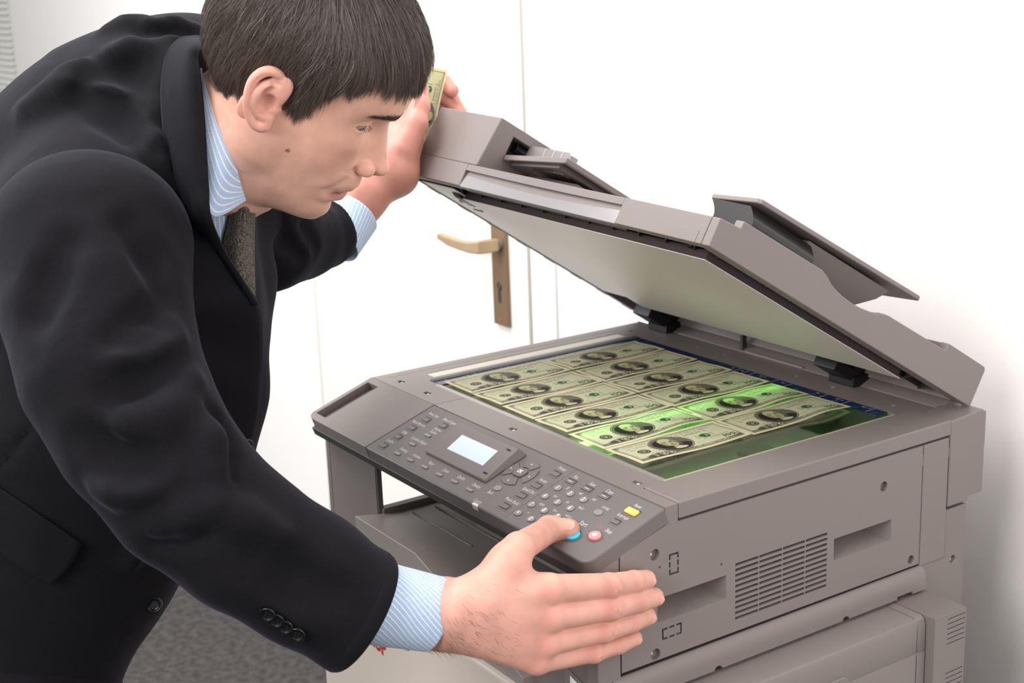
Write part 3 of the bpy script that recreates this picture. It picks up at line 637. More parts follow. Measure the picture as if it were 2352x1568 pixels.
    s3 = (np.abs(V - (20.5 + 1.4 * np.sin(U * 1.7))) < .35) & (U > 112) & (U < 128); mixin(s3 * 1.0, ink, .5)
    return U, V, img
def note_mat():
    m = bpy.data.materials.new('banknote_print'); m.use_nodes = True; nt = m.node_tree; b = nt.nodes['Principled BSDF']
    a = nt.nodes.new('ShaderNodeVertexColor'); a.layer_name = 'print'
    nt.links.new(a.outputs['Color'], b.inputs['Base Color']); b.inputs['Roughness'].default_value = .6
    b.inputs['Specular IOR Level'].default_value = .3
    tr = nt.nodes.new('ShaderNodeBsdfTranslucent'); nt.links.new(a.outputs['Color'], tr.inputs['Color'])
    mx = nt.nodes.new('ShaderNodeMixShader'); mx.inputs[0].default_value = .38
    out = nt.nodes['Material Output']; nt.links.new(b.outputs[0], mx.inputs[1]); nt.links.new(tr.outputs[0], mx.inputs[2]); nt.links.new(mx.outputs[0], out.inputs['Surface'])
    return m
NOTE_ART = None; M_note = None
def note_mesh(fn, nu=390, nv=166):
    """fn(u,v in m)->world xyz arrays"""
    global NOTE_ART, M_note
    if NOTE_ART is None: NOTE_ART = note_art(nu, nv); M_note = note_mat()
    U, V, img = NOTE_ART
    X, Y, Z = fn(U / 1000, V / 1000)
    co = np.stack([X, Y, Z], -1).reshape(-1, 3)
    idx = np.arange(nu * nv).reshape(nu, nv)
    q = np.stack([idx[:-1, :-1], idx[1:, :-1], idx[1:, 1:], idx[:-1, 1:]], -1).reshape(-1, 4)
    me = bpy.data.meshes.new('banknote'); me.vertices.add(len(co)); me.vertices.foreach_set('co', co.ravel())
    me.loops.add(q.size); me.loops.foreach_set('vertex_index', q.ravel()); me.polygons.add(len(q))
    me.polygons.foreach_set('loop_start', np.arange(0, q.size, 4)); me.polygons.foreach_set('loop_total', np.full(len(q), 4))
    ca = me.color_attributes.new('print', 'FLOAT_COLOR', 'POINT')
    c4 = np.ones((nu * nv, 4), np.float32); c4[:, :3] = img.reshape(-1, 3); ca.data.foreach_set('color', c4.ravel())
    me.update(); me.polygons.foreach_set('use_smooth', [True] * len(q)); me.materials.append(M_note); return me
if want('notes'):
    def wavy(kind):
        def fn(u, v):                    # local frame: x across the rows (towards the next row), y along the note
            z = .0004 + 0 * u
            if kind == 0: z = z + .0016 * np.sin(u * 26 + .5) ** 2 * (1 - v / .0663) + .0006 * (v / .0663)
            if kind == 1: z = z + .0022 * (np.sin(u * 20 + 1.2) ** 2) * (1 - v / .0663) ** 1.5 + .0008 * np.sin(v * 60) ** 2
            if kind == 2: z = z + .0038 * np.exp(-((u - .115) / .035) ** 2) * (1 - v / .0663) ** 1.3 + .0010 * np.sin(u * 40) ** 2 * (v / .0663)
            bow = .0010 * np.sin(u / .156 * math.pi)
            return (.0663 - v) + bow * (1 if kind == 2 else .5), u + 0 * v, z
        return note_mesh(fn)
    kinds = [wavy(0), wavy(1), wavy(2)]
    seq = [0, 1, 0, 1, 2, 1]; seq2 = [1, 0, 1, 0, 2, 2]
    ordn = ['first', 'second', 'third', 'fourth', 'fifth', 'last']
    rows = ['farthest from the vents', 'second from the left end', 'third from the left end', 'fourth from the left end', 'lit green from below', 'nearest the vented side panel']
    for col in range(2):
        for r in range(6):
            me = kinds[(seq if col == 0 else seq2)[r]]
            o = bpy.data.objects.new('banknote', me); SC.collection.objects.link(o)
            o.location = (.0006 + .0682 * r + (.0006 if col else 0), .0128 if col == 0 else .1710, 1.0006 + .0001 * (5 - r))
            o.rotation_euler = (0, 0, math.radians([.3, -.2, .1, -.1, .25, -.3][r] * (1 if col == 0 else -1)))
            side = 'by the control panel' if col == 0 else 'by the hinges'
            lab = {0: 'banknote in the row %s, at the left end of the glass' % side, 1: 'banknote in the row %s, second from the left end' % side,
                   2: 'banknote in the row %s, third from the left end' % side, 3: 'banknote in the row %s, third from the vented side' % side,
                   4: 'banknote in the row %s, glowing green from the lamp below' % side, 5: 'banknote in the row %s, nearest the vented side panel' % side}[r]
            tag(o, lab, 'banknote', 'hundred dollar notes laid out on the copier glass')
# ---------------------------------------------------------------- implicit modelling kit (for the man)
FPX = 3238.294
def pc(px, py, d): return np.array([(px - 1176) / FPX * d, (py - 784) / FPX * d, d])          # a point at a distance, viewer axes
def cam2w(q): return CAM_C + np.asarray(q) @ CAM_M
def w2cam(p): return (np.asarray(p) - CAM_C) @ CAM_M.T
def smin(a, b, k):
    if k <= 0: return np.minimum(a, b)
    h = np.clip(.5 + .5 * (b - a) / k, 0, 1); return b * (1 - h) + a * h - k * h * (1 - h)
class Vox:
    def __init__(s, lo, hi, h):
        s.lo = np.array(lo, float); s.h = h; s.n = np.ceil((np.array(hi) - s.lo) / h).astype(int) + 1
        s.ax = [(s.lo[i] + h * np.arange(s.n[i])).astype(np.float32) for i in range(3)]
        s.D = np.full(tuple(s.n), 30 * h, np.float32)
    def sl(s, lo, hi):
        a = np.clip(np.floor((np.array(lo) - s.lo) / s.h).astype(int), 0, s.n); b = np.clip(np.ceil((np.array(hi) - s.lo) / s.h).astype(int) + 1, 0, s.n)
        return a, b
    def op(s, fn, lo, hi, k, mode='add'):
        a, b = s.sl(lo, hi)
        if (b <= a).any(): return s
        S = tuple(slice(a[i], b[i]) for i in range(3))
        x = s.ax[0][S[0]][:, None, None]; y = s.ax[1][S[1]][None, :, None]; z = s.ax[2][S[2]][None, None, :]
        d = fn(x, y, z)
        if mode == 'add': s.D[S] = smin(s.D[S], d, k)
        elif mode == 'cut': s.D[S] = -smin(-s.D[S], d, k)
        elif mode == 'and': s.D[S] = -smin(-s.D[S], -d, k)
        elif mode == 'off': s.D[S] = s.D[S] + d
        return s
    def ell(s, c, r, k=0.0, R=None, mode='add'):
        c = np.array(c, float); r = np.array(r, float); R = np.eye(3) if R is None else np.asarray(R, float)
        e = np.sqrt(((R * r[None, :]) ** 2).sum(1)) + k + 2 * s.h
        def fn(x, y, z):
            p = [R[0, i] * (x - c[0]) + R[1, i] * (y - c[1]) + R[2, i] * (z - c[2]) for i in range(3)]
            k0 = np.sqrt((p[0] / r[0]) ** 2 + (p[1] / r[1]) ** 2 + (p[2] / r[2]) ** 2) + 1e-6
            k1 = np.sqrt((p[0] / r[0] ** 2) ** 2 + (p[1] / r[1] ** 2) ** 2 + (p[2] / r[2] ** 2) ** 2) + 1e-6
            return k0 * (k0 - 1) / k1
        return s.op(fn, c - e, c + e, k, mode)
    def cone(s, a, b, ra, rb, k=0.0, mode='add', flat=None):
        a = np.array(a, float); b = np.array(b, float); ab = b - a; L2 = float(ab @ ab) + 1e-12; m = max(ra, rb) + k + 2 * s.h
        if flat is not None: fnv = np.array(flat[0], float); fnv /= np.linalg.norm(fnv); ff = flat[1]; m *= max(1, ff)
        def fn(x, y, z):
            px, py, pz = x - a[0], y - a[1], z - a[2]
            t = np.clip((px * ab[0] + py * ab[1] + pz * ab[2]) / L2, 0, 1)
            qx, qy, qz = px - t * ab[0], py - t * ab[1], pz - t * ab[2]
            if flat is not None:
                dn = (qx * fnv[0] + qy * fnv[1] + qz * fnv[2]); e = dn / ff - dn
                qx, qy, qz = qx + e * fnv[0], qy + e * fnv[1], qz + e * fnv[2]
            return np.sqrt(qx * qx + qy * qy + qz * qz) - (ra + t * (rb - ra))
        return s.op(fn, np.minimum(a, b) - m, np.maximum(a, b) + m, k, mode)
    def chain(s, P, R, k=0.0, mode='add', flat=None):
        for i in range(len(P) - 1): s.cone(P[i], P[i + 1], R[i], R[i + 1], k, mode, flat)
        return s
    def mesh(s):
        D = s.D; nx, ny, nz = D.shape; sg = D < 0
        c = np.zeros((nx - 1, ny - 1, nz - 1), np.int8)
        for i in (0, 1):
            for j in (0, 1):
                for k in (0, 1): c += sg[i:nx - 1 + i, j:ny - 1 + j, k:nz - 1 + k]
        act = np.argwhere((c > 0) & (c < 8)); ids = -np.ones(c.shape, np.int64); ids[tuple(act.T)] = np.arange(len(act))
        off = np.array([(i, j, k) for i in (0, 1) for j in (0, 1) for k in (0, 1)])
        val = D[tuple((act[:, None, :] + off[None]).reshape(-1, 3).T)].reshape(-1, 8)
        acc = np.zeros((len(act), 3)); cnt = np.zeros(len(act))
        for p in range(8):
            for q in range(p + 1, 8):
                if np.abs(off[p] - off[q]).sum() != 1: continue
                va, vb = val[:, p], val[:, q]; m = (va < 0) != (vb < 0); t = np.where(m, va / np.where(m, va - vb, 1), 0)
                acc += np.where(m[:, None], off[p] + t[:, None] * (off[q] - off[p]), 0); cnt += m
        V = s.lo + s.h * (act + acc / np.maximum(cnt, 1)[:, None])
        F = []
        for ax in range(3):
            sl0 = [slice(None)] * 3; sl1 = [slice(None)] * 3; sl0[ax] = slice(0, -1); sl1[ax] = slice(1, None)
            a = sg[tuple(sl0)]; b = sg[tuple(sl1)]; e = np.argwhere(a != b); o1, o2 = [i for i in range(3) if i != ax]
            ok = (e[:, o1] > 0) & (e[:, o2] > 0) & (e[:, o1] < D.shape[o1] - 1) & (e[:, o2] < D.shape[o2] - 1); e = e[ok]
            def idx(d1, d2):
                g = e.copy(); g[:, o1] -= d1; g[:, o2] -= d2; return ids[tuple(g.T)]
            q = np.stack([idx(1, 1), idx(0, 1), idx(0, 0), idx(1, 0)], 1); inside = a[tuple(e.T)]
            flip = inside if ax != 1 else ~inside
            q[~flip] = q[~flip][:, ::-1]; F.append(q)
        F = np.concatenate(F); F = F[(F >= 0).all(1)]
        return V, F
def npmesh(V, F, smooth=True, name='m'):
    V = np.ascontiguousarray(V, np.float32); F = np.ascontiguousarray(F, np.int32)
    me = bpy.data.meshes.new(name); me.vertices.add(len(V)); me.vertices.foreach_set('co', V.ravel())
    me.loops.add(F.size); me.loops.foreach_set('vertex_index', F.ravel()); me.polygons.add(len(F)); k = F.shape[1]
    me.polygons.foreach_set('loop_start', np.arange(0, F.size, k)); me.polygons.foreach_set('loop_total', np.full(len(F), k))
    if smooth: me.polygons.foreach_set('use_smooth', [True] * len(F))
    me.update(); return me
def setcol(me, col, name='tone'):
    ca = me.color_attributes.new(name, 'FLOAT_COLOR', 'POINT'); c4 = np.ones((len(col), 4), np.float32); c4[:, :3] = col
    ca.data.foreach_set('color', c4.ravel())
def relax(V, F, it=2, lam=.5):
    n = len(V); V = V.copy()
    e = np.concatenate([F[:, [i, (i + 1) % F.shape[1]]] for i in range(F.shape[1])]); e = np.concatenate([e, e[:, ::-1]])
    deg = np.bincount(e[:, 0], minlength=n)[:, None]
    for _ in range(it):
        for l in (lam, -lam * 1.03):
            S = np.stack([np.bincount(e[:, 0], V[e[:, 1], i], n) for i in range(3)], 1)
            V += l * (S / np.maximum(deg, 1) - V)
    return V
def sstep(a, b, x):
    t = np.clip((x - a) / (b - a), 0, 1); return t * t * (3 - 2 * t)
def spl(x, xs, ys):
    """smooth (Catmull-Rom style) table lookup, xs ascending"""
    xs = np.asarray(xs, float); ys = np.asarray(ys, float); m = np.gradient(ys, xs)
    x = np.clip(x, xs[0], xs[-1]); i = np.clip(np.searchsorted(xs, x) - 1, 0, len(xs) - 2)
    h = xs[i + 1] - xs[i]; t = (x - xs[i]) / h
    return ((2 * t ** 3 - 3 * t ** 2 + 1) * ys[i] + (t ** 3 - 2 * t ** 2 + t) * h * m[i] + (-2 * t ** 3 + 3 * t ** 2) * ys[i + 1] + (t ** 3 - t ** 2) * h * m[i + 1]).astype(np.float32)
# ---------------------------------------------------------------- the man: head, neck, ears, eyes, hair
HF = np.array([[0.796, 0.6031, -0.0524], [0.5502, -0.6847, 0.4779], [0.2523, -0.4092, -0.8768]])     # columns: forward, up, right of the head in viewer axes
u_, s_, v_ = np.linalg.svd(HF); HF = u_ @ v_
HO = np.array([-0.2032, -0.2477, 1.309])
def h2w(P):                                     # head-local (forward, right, up) in mm -> world
    P = np.asarray(P, float) / 1000; return cam2w(HO + P[..., 0:1] * HF[:, 0] + P[..., 1:2] * HF[:, 2] + P[..., 2:3] * HF[:, 1])
def c2h(q): d = (np.asarray(q) - HO) @ HF * 1000; return np.stack([d[..., 0], d[..., 2], d[..., 1]], -1)
def hpl(px, py, R):                             # head-local point seen at a pixel, on the plane "right = R"
    d = np.array([px - 1176, py - 784, FPX]); n = HF[:, 2]; t = ((HO + n * R / 1000) @ n) / (d @ n); return c2h(t * d)
# half-slices of the head: front, back, half width at height z (mm)
ZF = [-122, -114, -110, -101, -91, -80, -70, -55, -35, -15, 0, 15, 24, 34, 46, 60, 75, 90, 105, 118, 127, 132, 135]
FR = [40, 80, 90, 98, 99.5, 97.5, 97.5, 98.5, 97.5, 94, 93, 94, 96.5, 100.5, 101.5, 98, 91, 81, 66, 48, 30, 15, 4]
ZB = [-122, -90, -60, -40, -20, 0, 20, 40, 60, 80, 100, 115, 127, 132, 135]
BK = [20, 2, -24, -49, -74, -84, -89, -91, -90, -84, -72, -56, -36, -22, -12]
ZW = [-122, -112, -100, -85, -70, -55, -40, -20, 0, 20, 40, 60, 80, 100, 115, 127, 132, 135]
WD = [18, 30, 40, 49, 55, 59.5, 63, 66.5, 69.5, 72, 74, 74, 71, 62, 50, 33, 20, 8]
PZ = [-114, -110, -101, -95, -91, -87, -84, -81, -78, -74.5, -70, -66.5, -63.5, -61.5, -59, -55, -49, -45, -41, -37]
PF = [78, 91, 99, 101.3, 101.3, 100, 97.8, 96.8, 99.8, 104.0, 105.2, 104.6, 102.2, 102.2, 106.0, 109.6, 110, 108.4, 107.0, 108.0]
NZ = [-40, -37, -34, -31, -27, -23, -19, -15, -8, -1, 6, 12, 18, 26]
NP = [0, 8, 15.5, 22.5, 27.0, 28.5, 26.8, 23.5, 19.0, 14.6, 10.2, 6.5, 3.0, 0]
def face_front(y, z):
    """front surface of the face at lateral y and height z, without the overall slice falloff"""
    ay = np.abs(y); d = 0 * y + 0 * z
    lip = spl(z, PZ, PF) - spl(z, ZF, FR); lip = np.where((z > -112) & (z < -38), lip, 0) * sstep(-37, -42, z)
    d = d + lip * np.exp(-(ay / np.where(z < -80, 19, 24)) ** 2.6)
    nz = np.where((z > -40) & (z < 26), spl(z, NZ, NP), 0); wn = np.interp(z, [-38, -30, -22, -10, 5, 20], [11, 14.5, 13.5, 11.0, 9.0, 11.5])
    t = np.clip(ay / wn, 0, 1.6); d = d + nz * np.exp(-(t ** 2.4) * 1.25)
    d = d - 11.5 * np.exp(-((ay - 31) / 15.5) ** 2 - ((z - 15) / 11.5) ** 2)                  # eye sockets
    d = d - 5.0 * np.exp(-((ay - 16) / 6.5) ** 2 - ((z - 9) / 10) ** 2)
    d = d + 3.6 * np.exp(-((ay - 27) / 17) ** 2 - ((z - 30) / 6.5) ** 2)                    # brow
    d = d + 5.0 * np.exp(-((ay - 43) / 14) ** 2 - ((z + 9) / 13) ** 2)                      # cheekbone
    d = d - 3.0 * np.exp(-((ay - 42) / 15) ** 2 - ((z + 48) / 18) ** 2)
    # fold from the nostril to the mouth corner
    tt = np.clip((-30 - z) / 34, 0, 1); ly = 18 + 14 * tt; d = d - 1.9 * np.exp(-((ay - ly) / 3.2) ** 2) * sstep(-26, -34, z) * sstep(-70, -60, z) + 1.4 * np.exp(-((ay - ly - 7) / 6) ** 2) * sstep(-22, -34, z) * sstep(-72, -58, z)
    zl = -62.6 - .0045 * ay ** 2; d = d - 2.6 * np.exp(-((z - zl) / 1.25) ** 2) * sstep(27, 21, ay)      # mouth line
    d = d - 2.2 * np.exp(-((ay - 27) / 4.0) ** 2 - ((z + 66) / 4.5) ** 2)
    d = d - 1.0 * np.exp(-(ay / 2.6) ** 2) * np.exp(-((z + 45) / 5) ** 2)                    # philtrum
    return d
def head_fn(x, y, z):
    xm, ym, zm = x, y, z
    a = spl(zm, ZF, FR) + 5; b = -spl(zm, ZB, BK) - 5; w = spl(zm, ZW, WD) * (1 - .30 * sstep(12, -45, xm) * sstep(-28, -62, zm)) * (1 - .62 * sstep(42, -4, xm) * sstep(-64, -92, zm))
    d = face_front(ym, zm) * sstep(20, 70, xm)
    xx = xm - d; fr = xx > -5; A = np.where(fr, a, b); A = np.maximum(A, 3)
    n = 2.25; g = (np.abs((xx + 5) / A) ** n + np.abs(ym / w) ** n + 1e-9) ** (1 / n)
    wx = (np.abs((xx + 5) / A) / g) ** n; gm = np.minimum(A, 95) * wx + w * (1 - wx)
    e = (g - 1) * gm
    e = np.maximum(e, zm - 134); return np.maximum(e, -(zm + 116)).astype(np.float32)
SKIN = (0.80, 0.455, 0.35)
def skin_mat():
    m = bpy.data.materials.new('skin'); m.use_nodes = True; nt = m.node_tree; b = nt.nodes['Principled BSDF']
    a = nt.nodes.new('ShaderNodeVertexColor'); a.layer_name = 'tone'; tc = nt.nodes.new('ShaderNodeTexCoord')
    n = nt.nodes.new('ShaderNodeTexNoise'); n.inputs['Scale'].default_value = 55; n.inputs['Detail'].default_value = 6
    mr = nt.nodes.new('ShaderNodeMapRange'); mr.inputs['From Min'].default_value = .3; mr.inputs['From Max'].default_value = .7; mr.inputs['To Min'].default_value = .91; mr.inputs['To Max'].default_value = 1.07
    sc = nt.nodes.new('ShaderNodeVectorMath'); sc.operation = 'SCALE'
    nt.links.new(tc.outputs['Object'], n.inputs['Vector']); nt.links.new(n.outputs['Fac'], mr.inputs['Value']); nt.links.new(a.outputs['Color'], sc.inputs[0]); nt.links.new(mr.outputs['Result'], sc.inputs['Scale'])
    nt.links.new(sc.outputs[0], b.inputs['Base Color']); b.inputs['Roughness'].default_value = .46; b.inputs['Specular IOR Level'].default_value = .42
    b.inputs['Subsurface Weight'].default_value = .25; b.inputs['Subsurface Radius'].default_value = (1, .32, .16); b.inputs['Subsurface Scale'].default_value = .0045
    n2 = nt.nodes.new('ShaderNodeTexNoise'); n2.inputs['Scale'].default_value = 900; n2.inputs['Detail'].default_value = 3
    v = nt.nodes.new('ShaderNodeTexVoronoi'); v.inputs['Scale'].default_value = 700
    ad = nt.nodes.new('ShaderNodeMath'); ad.operation = 'ADD'; nt.links.new(n2.outputs['Fac'], ad.inputs[0]); nt.links.new(v.outputs['Distance'], ad.inputs[1]); nt.links.new(tc.outputs['Object'], n2.inputs['Vector']); nt.links.new(tc.outputs['Object'], v.inputs['Vector'])
    bp = nt.nodes.new('ShaderNodeBump'); bp.inputs['Strength'].default_value = .2; bp.inputs['Distance'].default_value = .00025
    nt.links.new(ad.outputs[0], bp.inputs['Height']); nt.links.new(bp.outputs['Normal'], b.inputs['Normal']); return m
BODY = []                                       # (verts world, faces, colours)
if want('man'):
    M_skin = skin_mat()
    man = thing('person', tuple(cam2w(pc(200, 900, 1.45)) * np.array([1, 1, 0])), 'dark-haired man in a black suit leaning over the photocopier', 'person')
    # ---- head and neck
    g = Vox((-125, -120, -178), (134, 92, 140), 1.5)
    g.op(head_fn, (-125, -92, -150), (134, 92, 140), 0)
    for sy in (1, -1):
        g.ell((103.0, sy * 14.2, -29.5), (10.6, 6.2, 8.4), 2.4)                                  # nostril wings
        g.ell((67.5, sy * 32, 14.0), (14.8, 15.5, 13.0), 3.0)                                  # closed-lid globe
        g.cone((8, sy * 49, -54), (74, sy * 15, -93), 10, 11, 12)                            # jaw edge
        g.cone((10, sy * 50, -54), (4, sy * 57, -20), 10, 9, 18)
    g.ell((113.5, 0, -25.6), (10.8, 10.2, 8.6), 4.0)
    g.ell((104, 0, -34), (12, 5, 5), 4)
    # lips as soft rolls
    for sy in (1, -1):
        g.chain([(103.5, 0, -57.8), (102.5, sy * 8, -57.0), (96.5, sy * 17, -60.2), (88.5, sy * 25, -64.6)], [4.2, 4.2, 3.1, 1.2], 3)
        g.chain([(100.5, 0, -69.2), (99.5, sy * 8, -69.0), (94.5, sy * 16, -67.8), (88, sy * 24, -65.6)], [4.8, 4.6, 3.4, 1.2], 3)
    for sy in (1, -1):
        g.ell((110.0, sy * 6.4, -38.5), (5.4, 3.0, 3.6), 1.2, mode='cut')
        # eye opening: the man looks down, narrow slit
        th = math.radians(-6 * sy)
        g.ell((77.0, sy * 36.0, 12.4), (11.5, 12.2, 3.9), .8, mode='cut')
    nk = [c2h(pc(560, 262, 1.338)), c2h(pc(522, 340, 1.368)), c2h(pc(455, 420, 1.41))]
    nk[0][1] = 0
    g.chain(nk, [52, 56, 60], 34)
    g.cone((-4, 43, -42), c2h(pc(522, 405, 1.350)), 17, 20, 30)
    g.chain([(35, 0, -92), c2h(pc(560, 400, 1.385))], [26, 36], 18)                           # throat
    V, F = g.mesh(); V = relax(V, F, 2)
    x, y, z = V.T; ay = np.abs(y); base = np.tile(np.array(SKIN), (len(V), 1))
    def tone(m, col, a):
        global base
        base = base * (1 - (m * a)[:, None]) + np.array(col) * (m * a)[:, None]
    G = lambda cx, cy, cz, sx, sy_, sz: np.exp(-((x - cx) / sx) ** 2 - ((ay - cy) / sy_) ** 2 - ((z - cz) / sz) ** 2)
    stub = sstep(-30, -48, z) * sstep(-10, 10, x) * (1 - G(103, 6, -63, 12, 18, 5.5)) * sstep(-125, -112, z); stub2 = stub * sstep(66, 40, ay + (z + 60) * .2)
    tone(stub, (.45, .27, .215), .30)
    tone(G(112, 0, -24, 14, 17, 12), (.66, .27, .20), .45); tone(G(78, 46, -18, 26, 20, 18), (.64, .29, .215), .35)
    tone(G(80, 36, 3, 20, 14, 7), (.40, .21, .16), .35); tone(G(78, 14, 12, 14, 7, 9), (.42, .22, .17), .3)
    zl = -62.6 - .0045 * ay ** 2; inl = np.exp(-((z - zl) / 6.2) ** 4) * sstep(29, 22, ay) * (x > 78)
    tone(inl * np.where(z > zl, sstep(-54.0, -56.5, z), sstep(-75.5, -72, z)), (.46, .19, .165), .75); tone(np.exp(-((z - zl) / 1.5) ** 2) * sstep(27, 22, ay) * (x > 78), (.16, .06, .05), .7)
    mole = hpl(661, 345, 60); tone(((V - mole)[:, 0] ** 2 + (V - mole)[:, 2] ** 2 < 2.0 ** 2) * (y > 30) * 1.0, (.16, .075, .055), .8)
    tone(G(62, 12, 40, 50, 50, 26) * (x > 60), (.63, .36, .25), .4)
    # hair-covered scalp is dark
    HZx = [-120, -60, -48, -40, -30, -24, -18, 4, 9, 20, 28, 34, 42, 50, 60, 72, 84, 100]; HZz = [-46, -44, -40, -30, -14, 8, 22, 24, 6, 2, 27, 37, 51, 67, 77, 81, 82, 83]
    hm = sstep(-2.5, 2.5, z - np.interp(x, HZx, HZz)); tone(hm, (.045, .030, .024), .93)
    tone(sstep(-10, -2, z - np.interp(x, HZx, HZz)) * (x < -15), (.16, .10, .08), .30)
    # eyebrows tint
    bz = 30.5 + 1.5 * np.sin((ay - 12) / 40 * 3.1); eb = np.exp(-((z - bz) / 3.2) ** 2) * sstep(8, 14, ay) * sstep(56, 46, ay) * (x > 60); tone(eb, (.10, .062, .045), .55)
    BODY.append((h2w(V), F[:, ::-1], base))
    HEADV = V
    # ---- ears, modelled on their own fine lattice
    def ear(side):
        e = Vox((-44, 52, -50), (24, 106, 40), .9); Z = lambda a, b, R: hpl(530 + a / 4.48, 130 + b / 4.48, R)
        def curve(P, R, n=4):
            P = np.array(P); t = np.arange(len(P)); tt = np.linspace(0, len(P) - 1, (len(P) - 1) * n + 1)
            return [np.array(v) for v in np.stack([spl(tt, t, P[:, i]) for i in range(3)], 1)], list(np.interp(tt, t, R))
        out = [Z(570, 345, 71), Z(556, 270, 75), Z(500, 190, 81), Z(405, 148, 85), Z(310, 172, 88), Z(232, 240, 90), Z(186, 340, 91.5), Z(166, 460, 91), Z(184, 590, 88), Z(238, 685, 84), Z(305, 722, 81)]
        e.ell(Z(350, 425, 80.5), (14.5, 4.6, 30), 2, R=np.array([[.93, .12, .34], [-.26, .97, 0], [-.33, -.05, .94]]))
        e.chain([Z(360, 640, 79), Z(330, 690, 79)], [6, 7], 3)
        P_, R_ = curve(out, [2.2, 3.2, 4.0, 4.3, 4.3, 4.0, 3.6, 3.4, 3.6, 4.4, 5.0]); e.chain(P_, R_, 1.3)
        e.ell(Z(330, 690, 79.5), (7.0, 4.4, 7.5), 3)
        P_, R_ = curve([Z(430, 262, 83), Z(350, 300, 86), Z(275, 370, 88.5), Z(243, 450, 89), Z(262, 540, 87), Z(310, 610, 84), Z(370, 640, 81)], [2.6, 4.0, 4.4, 4.0, 3.6, 3.4, 3.0]); e.chain(P_, R_, 1.8)
        P_, R_ = curve([Z(585, 370, 74), Z(510, 382, 79), Z(430, 400, 79.5), Z(370, 430, 77)], [3.6, 3.4, 3.0, 2.4]); e.chain(P_, R_, 2.0)
        e.chain([Z(470, 440, 76), Z(465, 540, 76.5), Z(430, 615, 77)], [4.2, 4.4, 3.4], 3)                                # tragus
        e.ell(Z(372, 500, 87), (8.2, 8.4, 10.2), 1.4, mode='cut')
        P_, R_ = curve([Z(520, 335, 86), Z(430, 345, 87.5), Z(340, 365, 88), Z(300, 400, 88)], [1.2, 2.6, 2.8, 2.0]); e.chain(P_, R_, 1.2, mode='cut')
        e.ell(Z(470, 285, 86.5), (6.0, 4.0, 3.0), 1.4, mode='cut')
        P_, R_ = curve([Z(500, 240, 88), Z(400, 205, 92), Z(310, 225, 94.5), Z(245, 295, 96), Z(212, 380, 97), Z(203, 480, 96), Z(212, 570, 93)], [1.4, 2.2, 2.4, 2.5, 2.3, 2.0, 1.2]); e.chain(P_, R_, 1.0, mode='cut')
        V, F = e.mesh(); V = relax(V, F, 2, .4); c = np.tile(np.array([.76, .40, .32]), (len(V), 1))
        rim = sstep(0, 12, np.abs(V[:, 0] + 12)); c = c * (1 - .25 * rim[:, None]) + np.array([.66, .27, .20]) * .25 * rim[:, None]
        if side < 0: V = V * np.array([1, -1, 1]); F = F[:, ::-1]
        BODY.append((h2w(V), F[:, ::-1], c))
    ear(1); ear(-1)
    # ---- eyes, lashes, eyebrows
    M_eye = mat('eye_white', srgb(176, 156, 146), .25, spec=.7); M_iris = mat('iris_brown', srgb(60, 52, 44), .1, spec=.9); M_hairm = mat('brow_hair', srgb(48, 34, 27), .55)
    for sy in (1, -1):
        bm = bmesh.new(); bmesh.ops.create_uvsphere(bm, u_segments=28, v_segments=18, radius=12.6); me = bpy.data.meshes.new('eye'); bm.to_mesh(me); bm.free()
        gaze = np.array([.84, .26 * sy, -.46]); gaze /= np.linalg.norm(gaze); c = np.array([67.4, sy * 32, 13.6])
        q = np.zeros(len(me.vertices) * 3); me.vertices.foreach_get('co', q); q = q.reshape(-1, 3) + c
        me.vertices.foreach_set('co', h2w(q).ravel()); eo = link('eye', me, [M_eye, M_iris], man, True)
        for p in me.polygons:
            cc = np.mean([q[i] for i in p.vertices], 0) - c
            if cc @ gaze / np.linalg.norm(cc) > .84: p.material_index = 1
    def strands(name, roots, dirs, lens, w, m, parent, curl=None, seg=4, taper=True):
        """thin tapered ribbons; roots/dirs in world; dirs is a list of seg arrays"""
        n = len(roots); P = [roots]
        for i in range(seg): P.append(P[-1] + dirs[i] * (lens / seg)[:, None])
        return ribbon(name, P, w, m, parent)
    def ribbon(name, P, w, m, parent, parts=1):
        n = len(P[0]); seg = len(P) - 1; view = CAM_C - P[0]
        vs = []; T = P[1] - P[0]; side = np.cross(T, view + RNG.normal(0, .35, (n, 3))); side /= np.linalg.norm(side, axis=1)[:, None] + 1e-9
        for i, p in enumerate(P):
            ww = (w * (1 - .85 * (i / seg) ** 2))[:, None] * .5
            vs += [p - side * ww, p + side * ww]
        V = np.stack(vs, 1).reshape(-1, 3); k = 2 * (seg + 1); b = (np.arange(n) * k)[:, None]
        F = np.concatenate([b + np.array([2 * i, 2 * i + 1, 2 * i + 3, 2 * i + 2]) for i in range(seg)])
        me = npmesh(V, F); return link(name, me, m, parent)
    # eyebrows and lashes
    for sy in (1, -1):
        n = 900; t = RNG.random(n) ** 1.5; y0 = 8 + 43 * t; z0 = 28.5 + 6.0 * np.sin(t * 2.6) + RNG.normal(0, 2.9, n) * (1 - .7 * t)
        xs = np.zeros(n)
        # find the surface by marching the slice function
        lo = np.full(n, 40.); hi = np.full(n, 120.)
        for _ in range(24):
            mid = (lo + hi) / 2; v = head_fn(mid, y0, z0); hi = np.where(v > 0, mid, hi); lo = np.where(v > 0, lo, mid)
        R0 = np.stack([lo + .4, sy * y0, z0], 1); d = np.stack([.15 + 0 * t, sy * (.75 + .3 * t), .55 - .8 * t], 1) + RNG.normal(0, .16, (n, 3)); d /= np.linalg.norm(d, axis=1)[:, None]
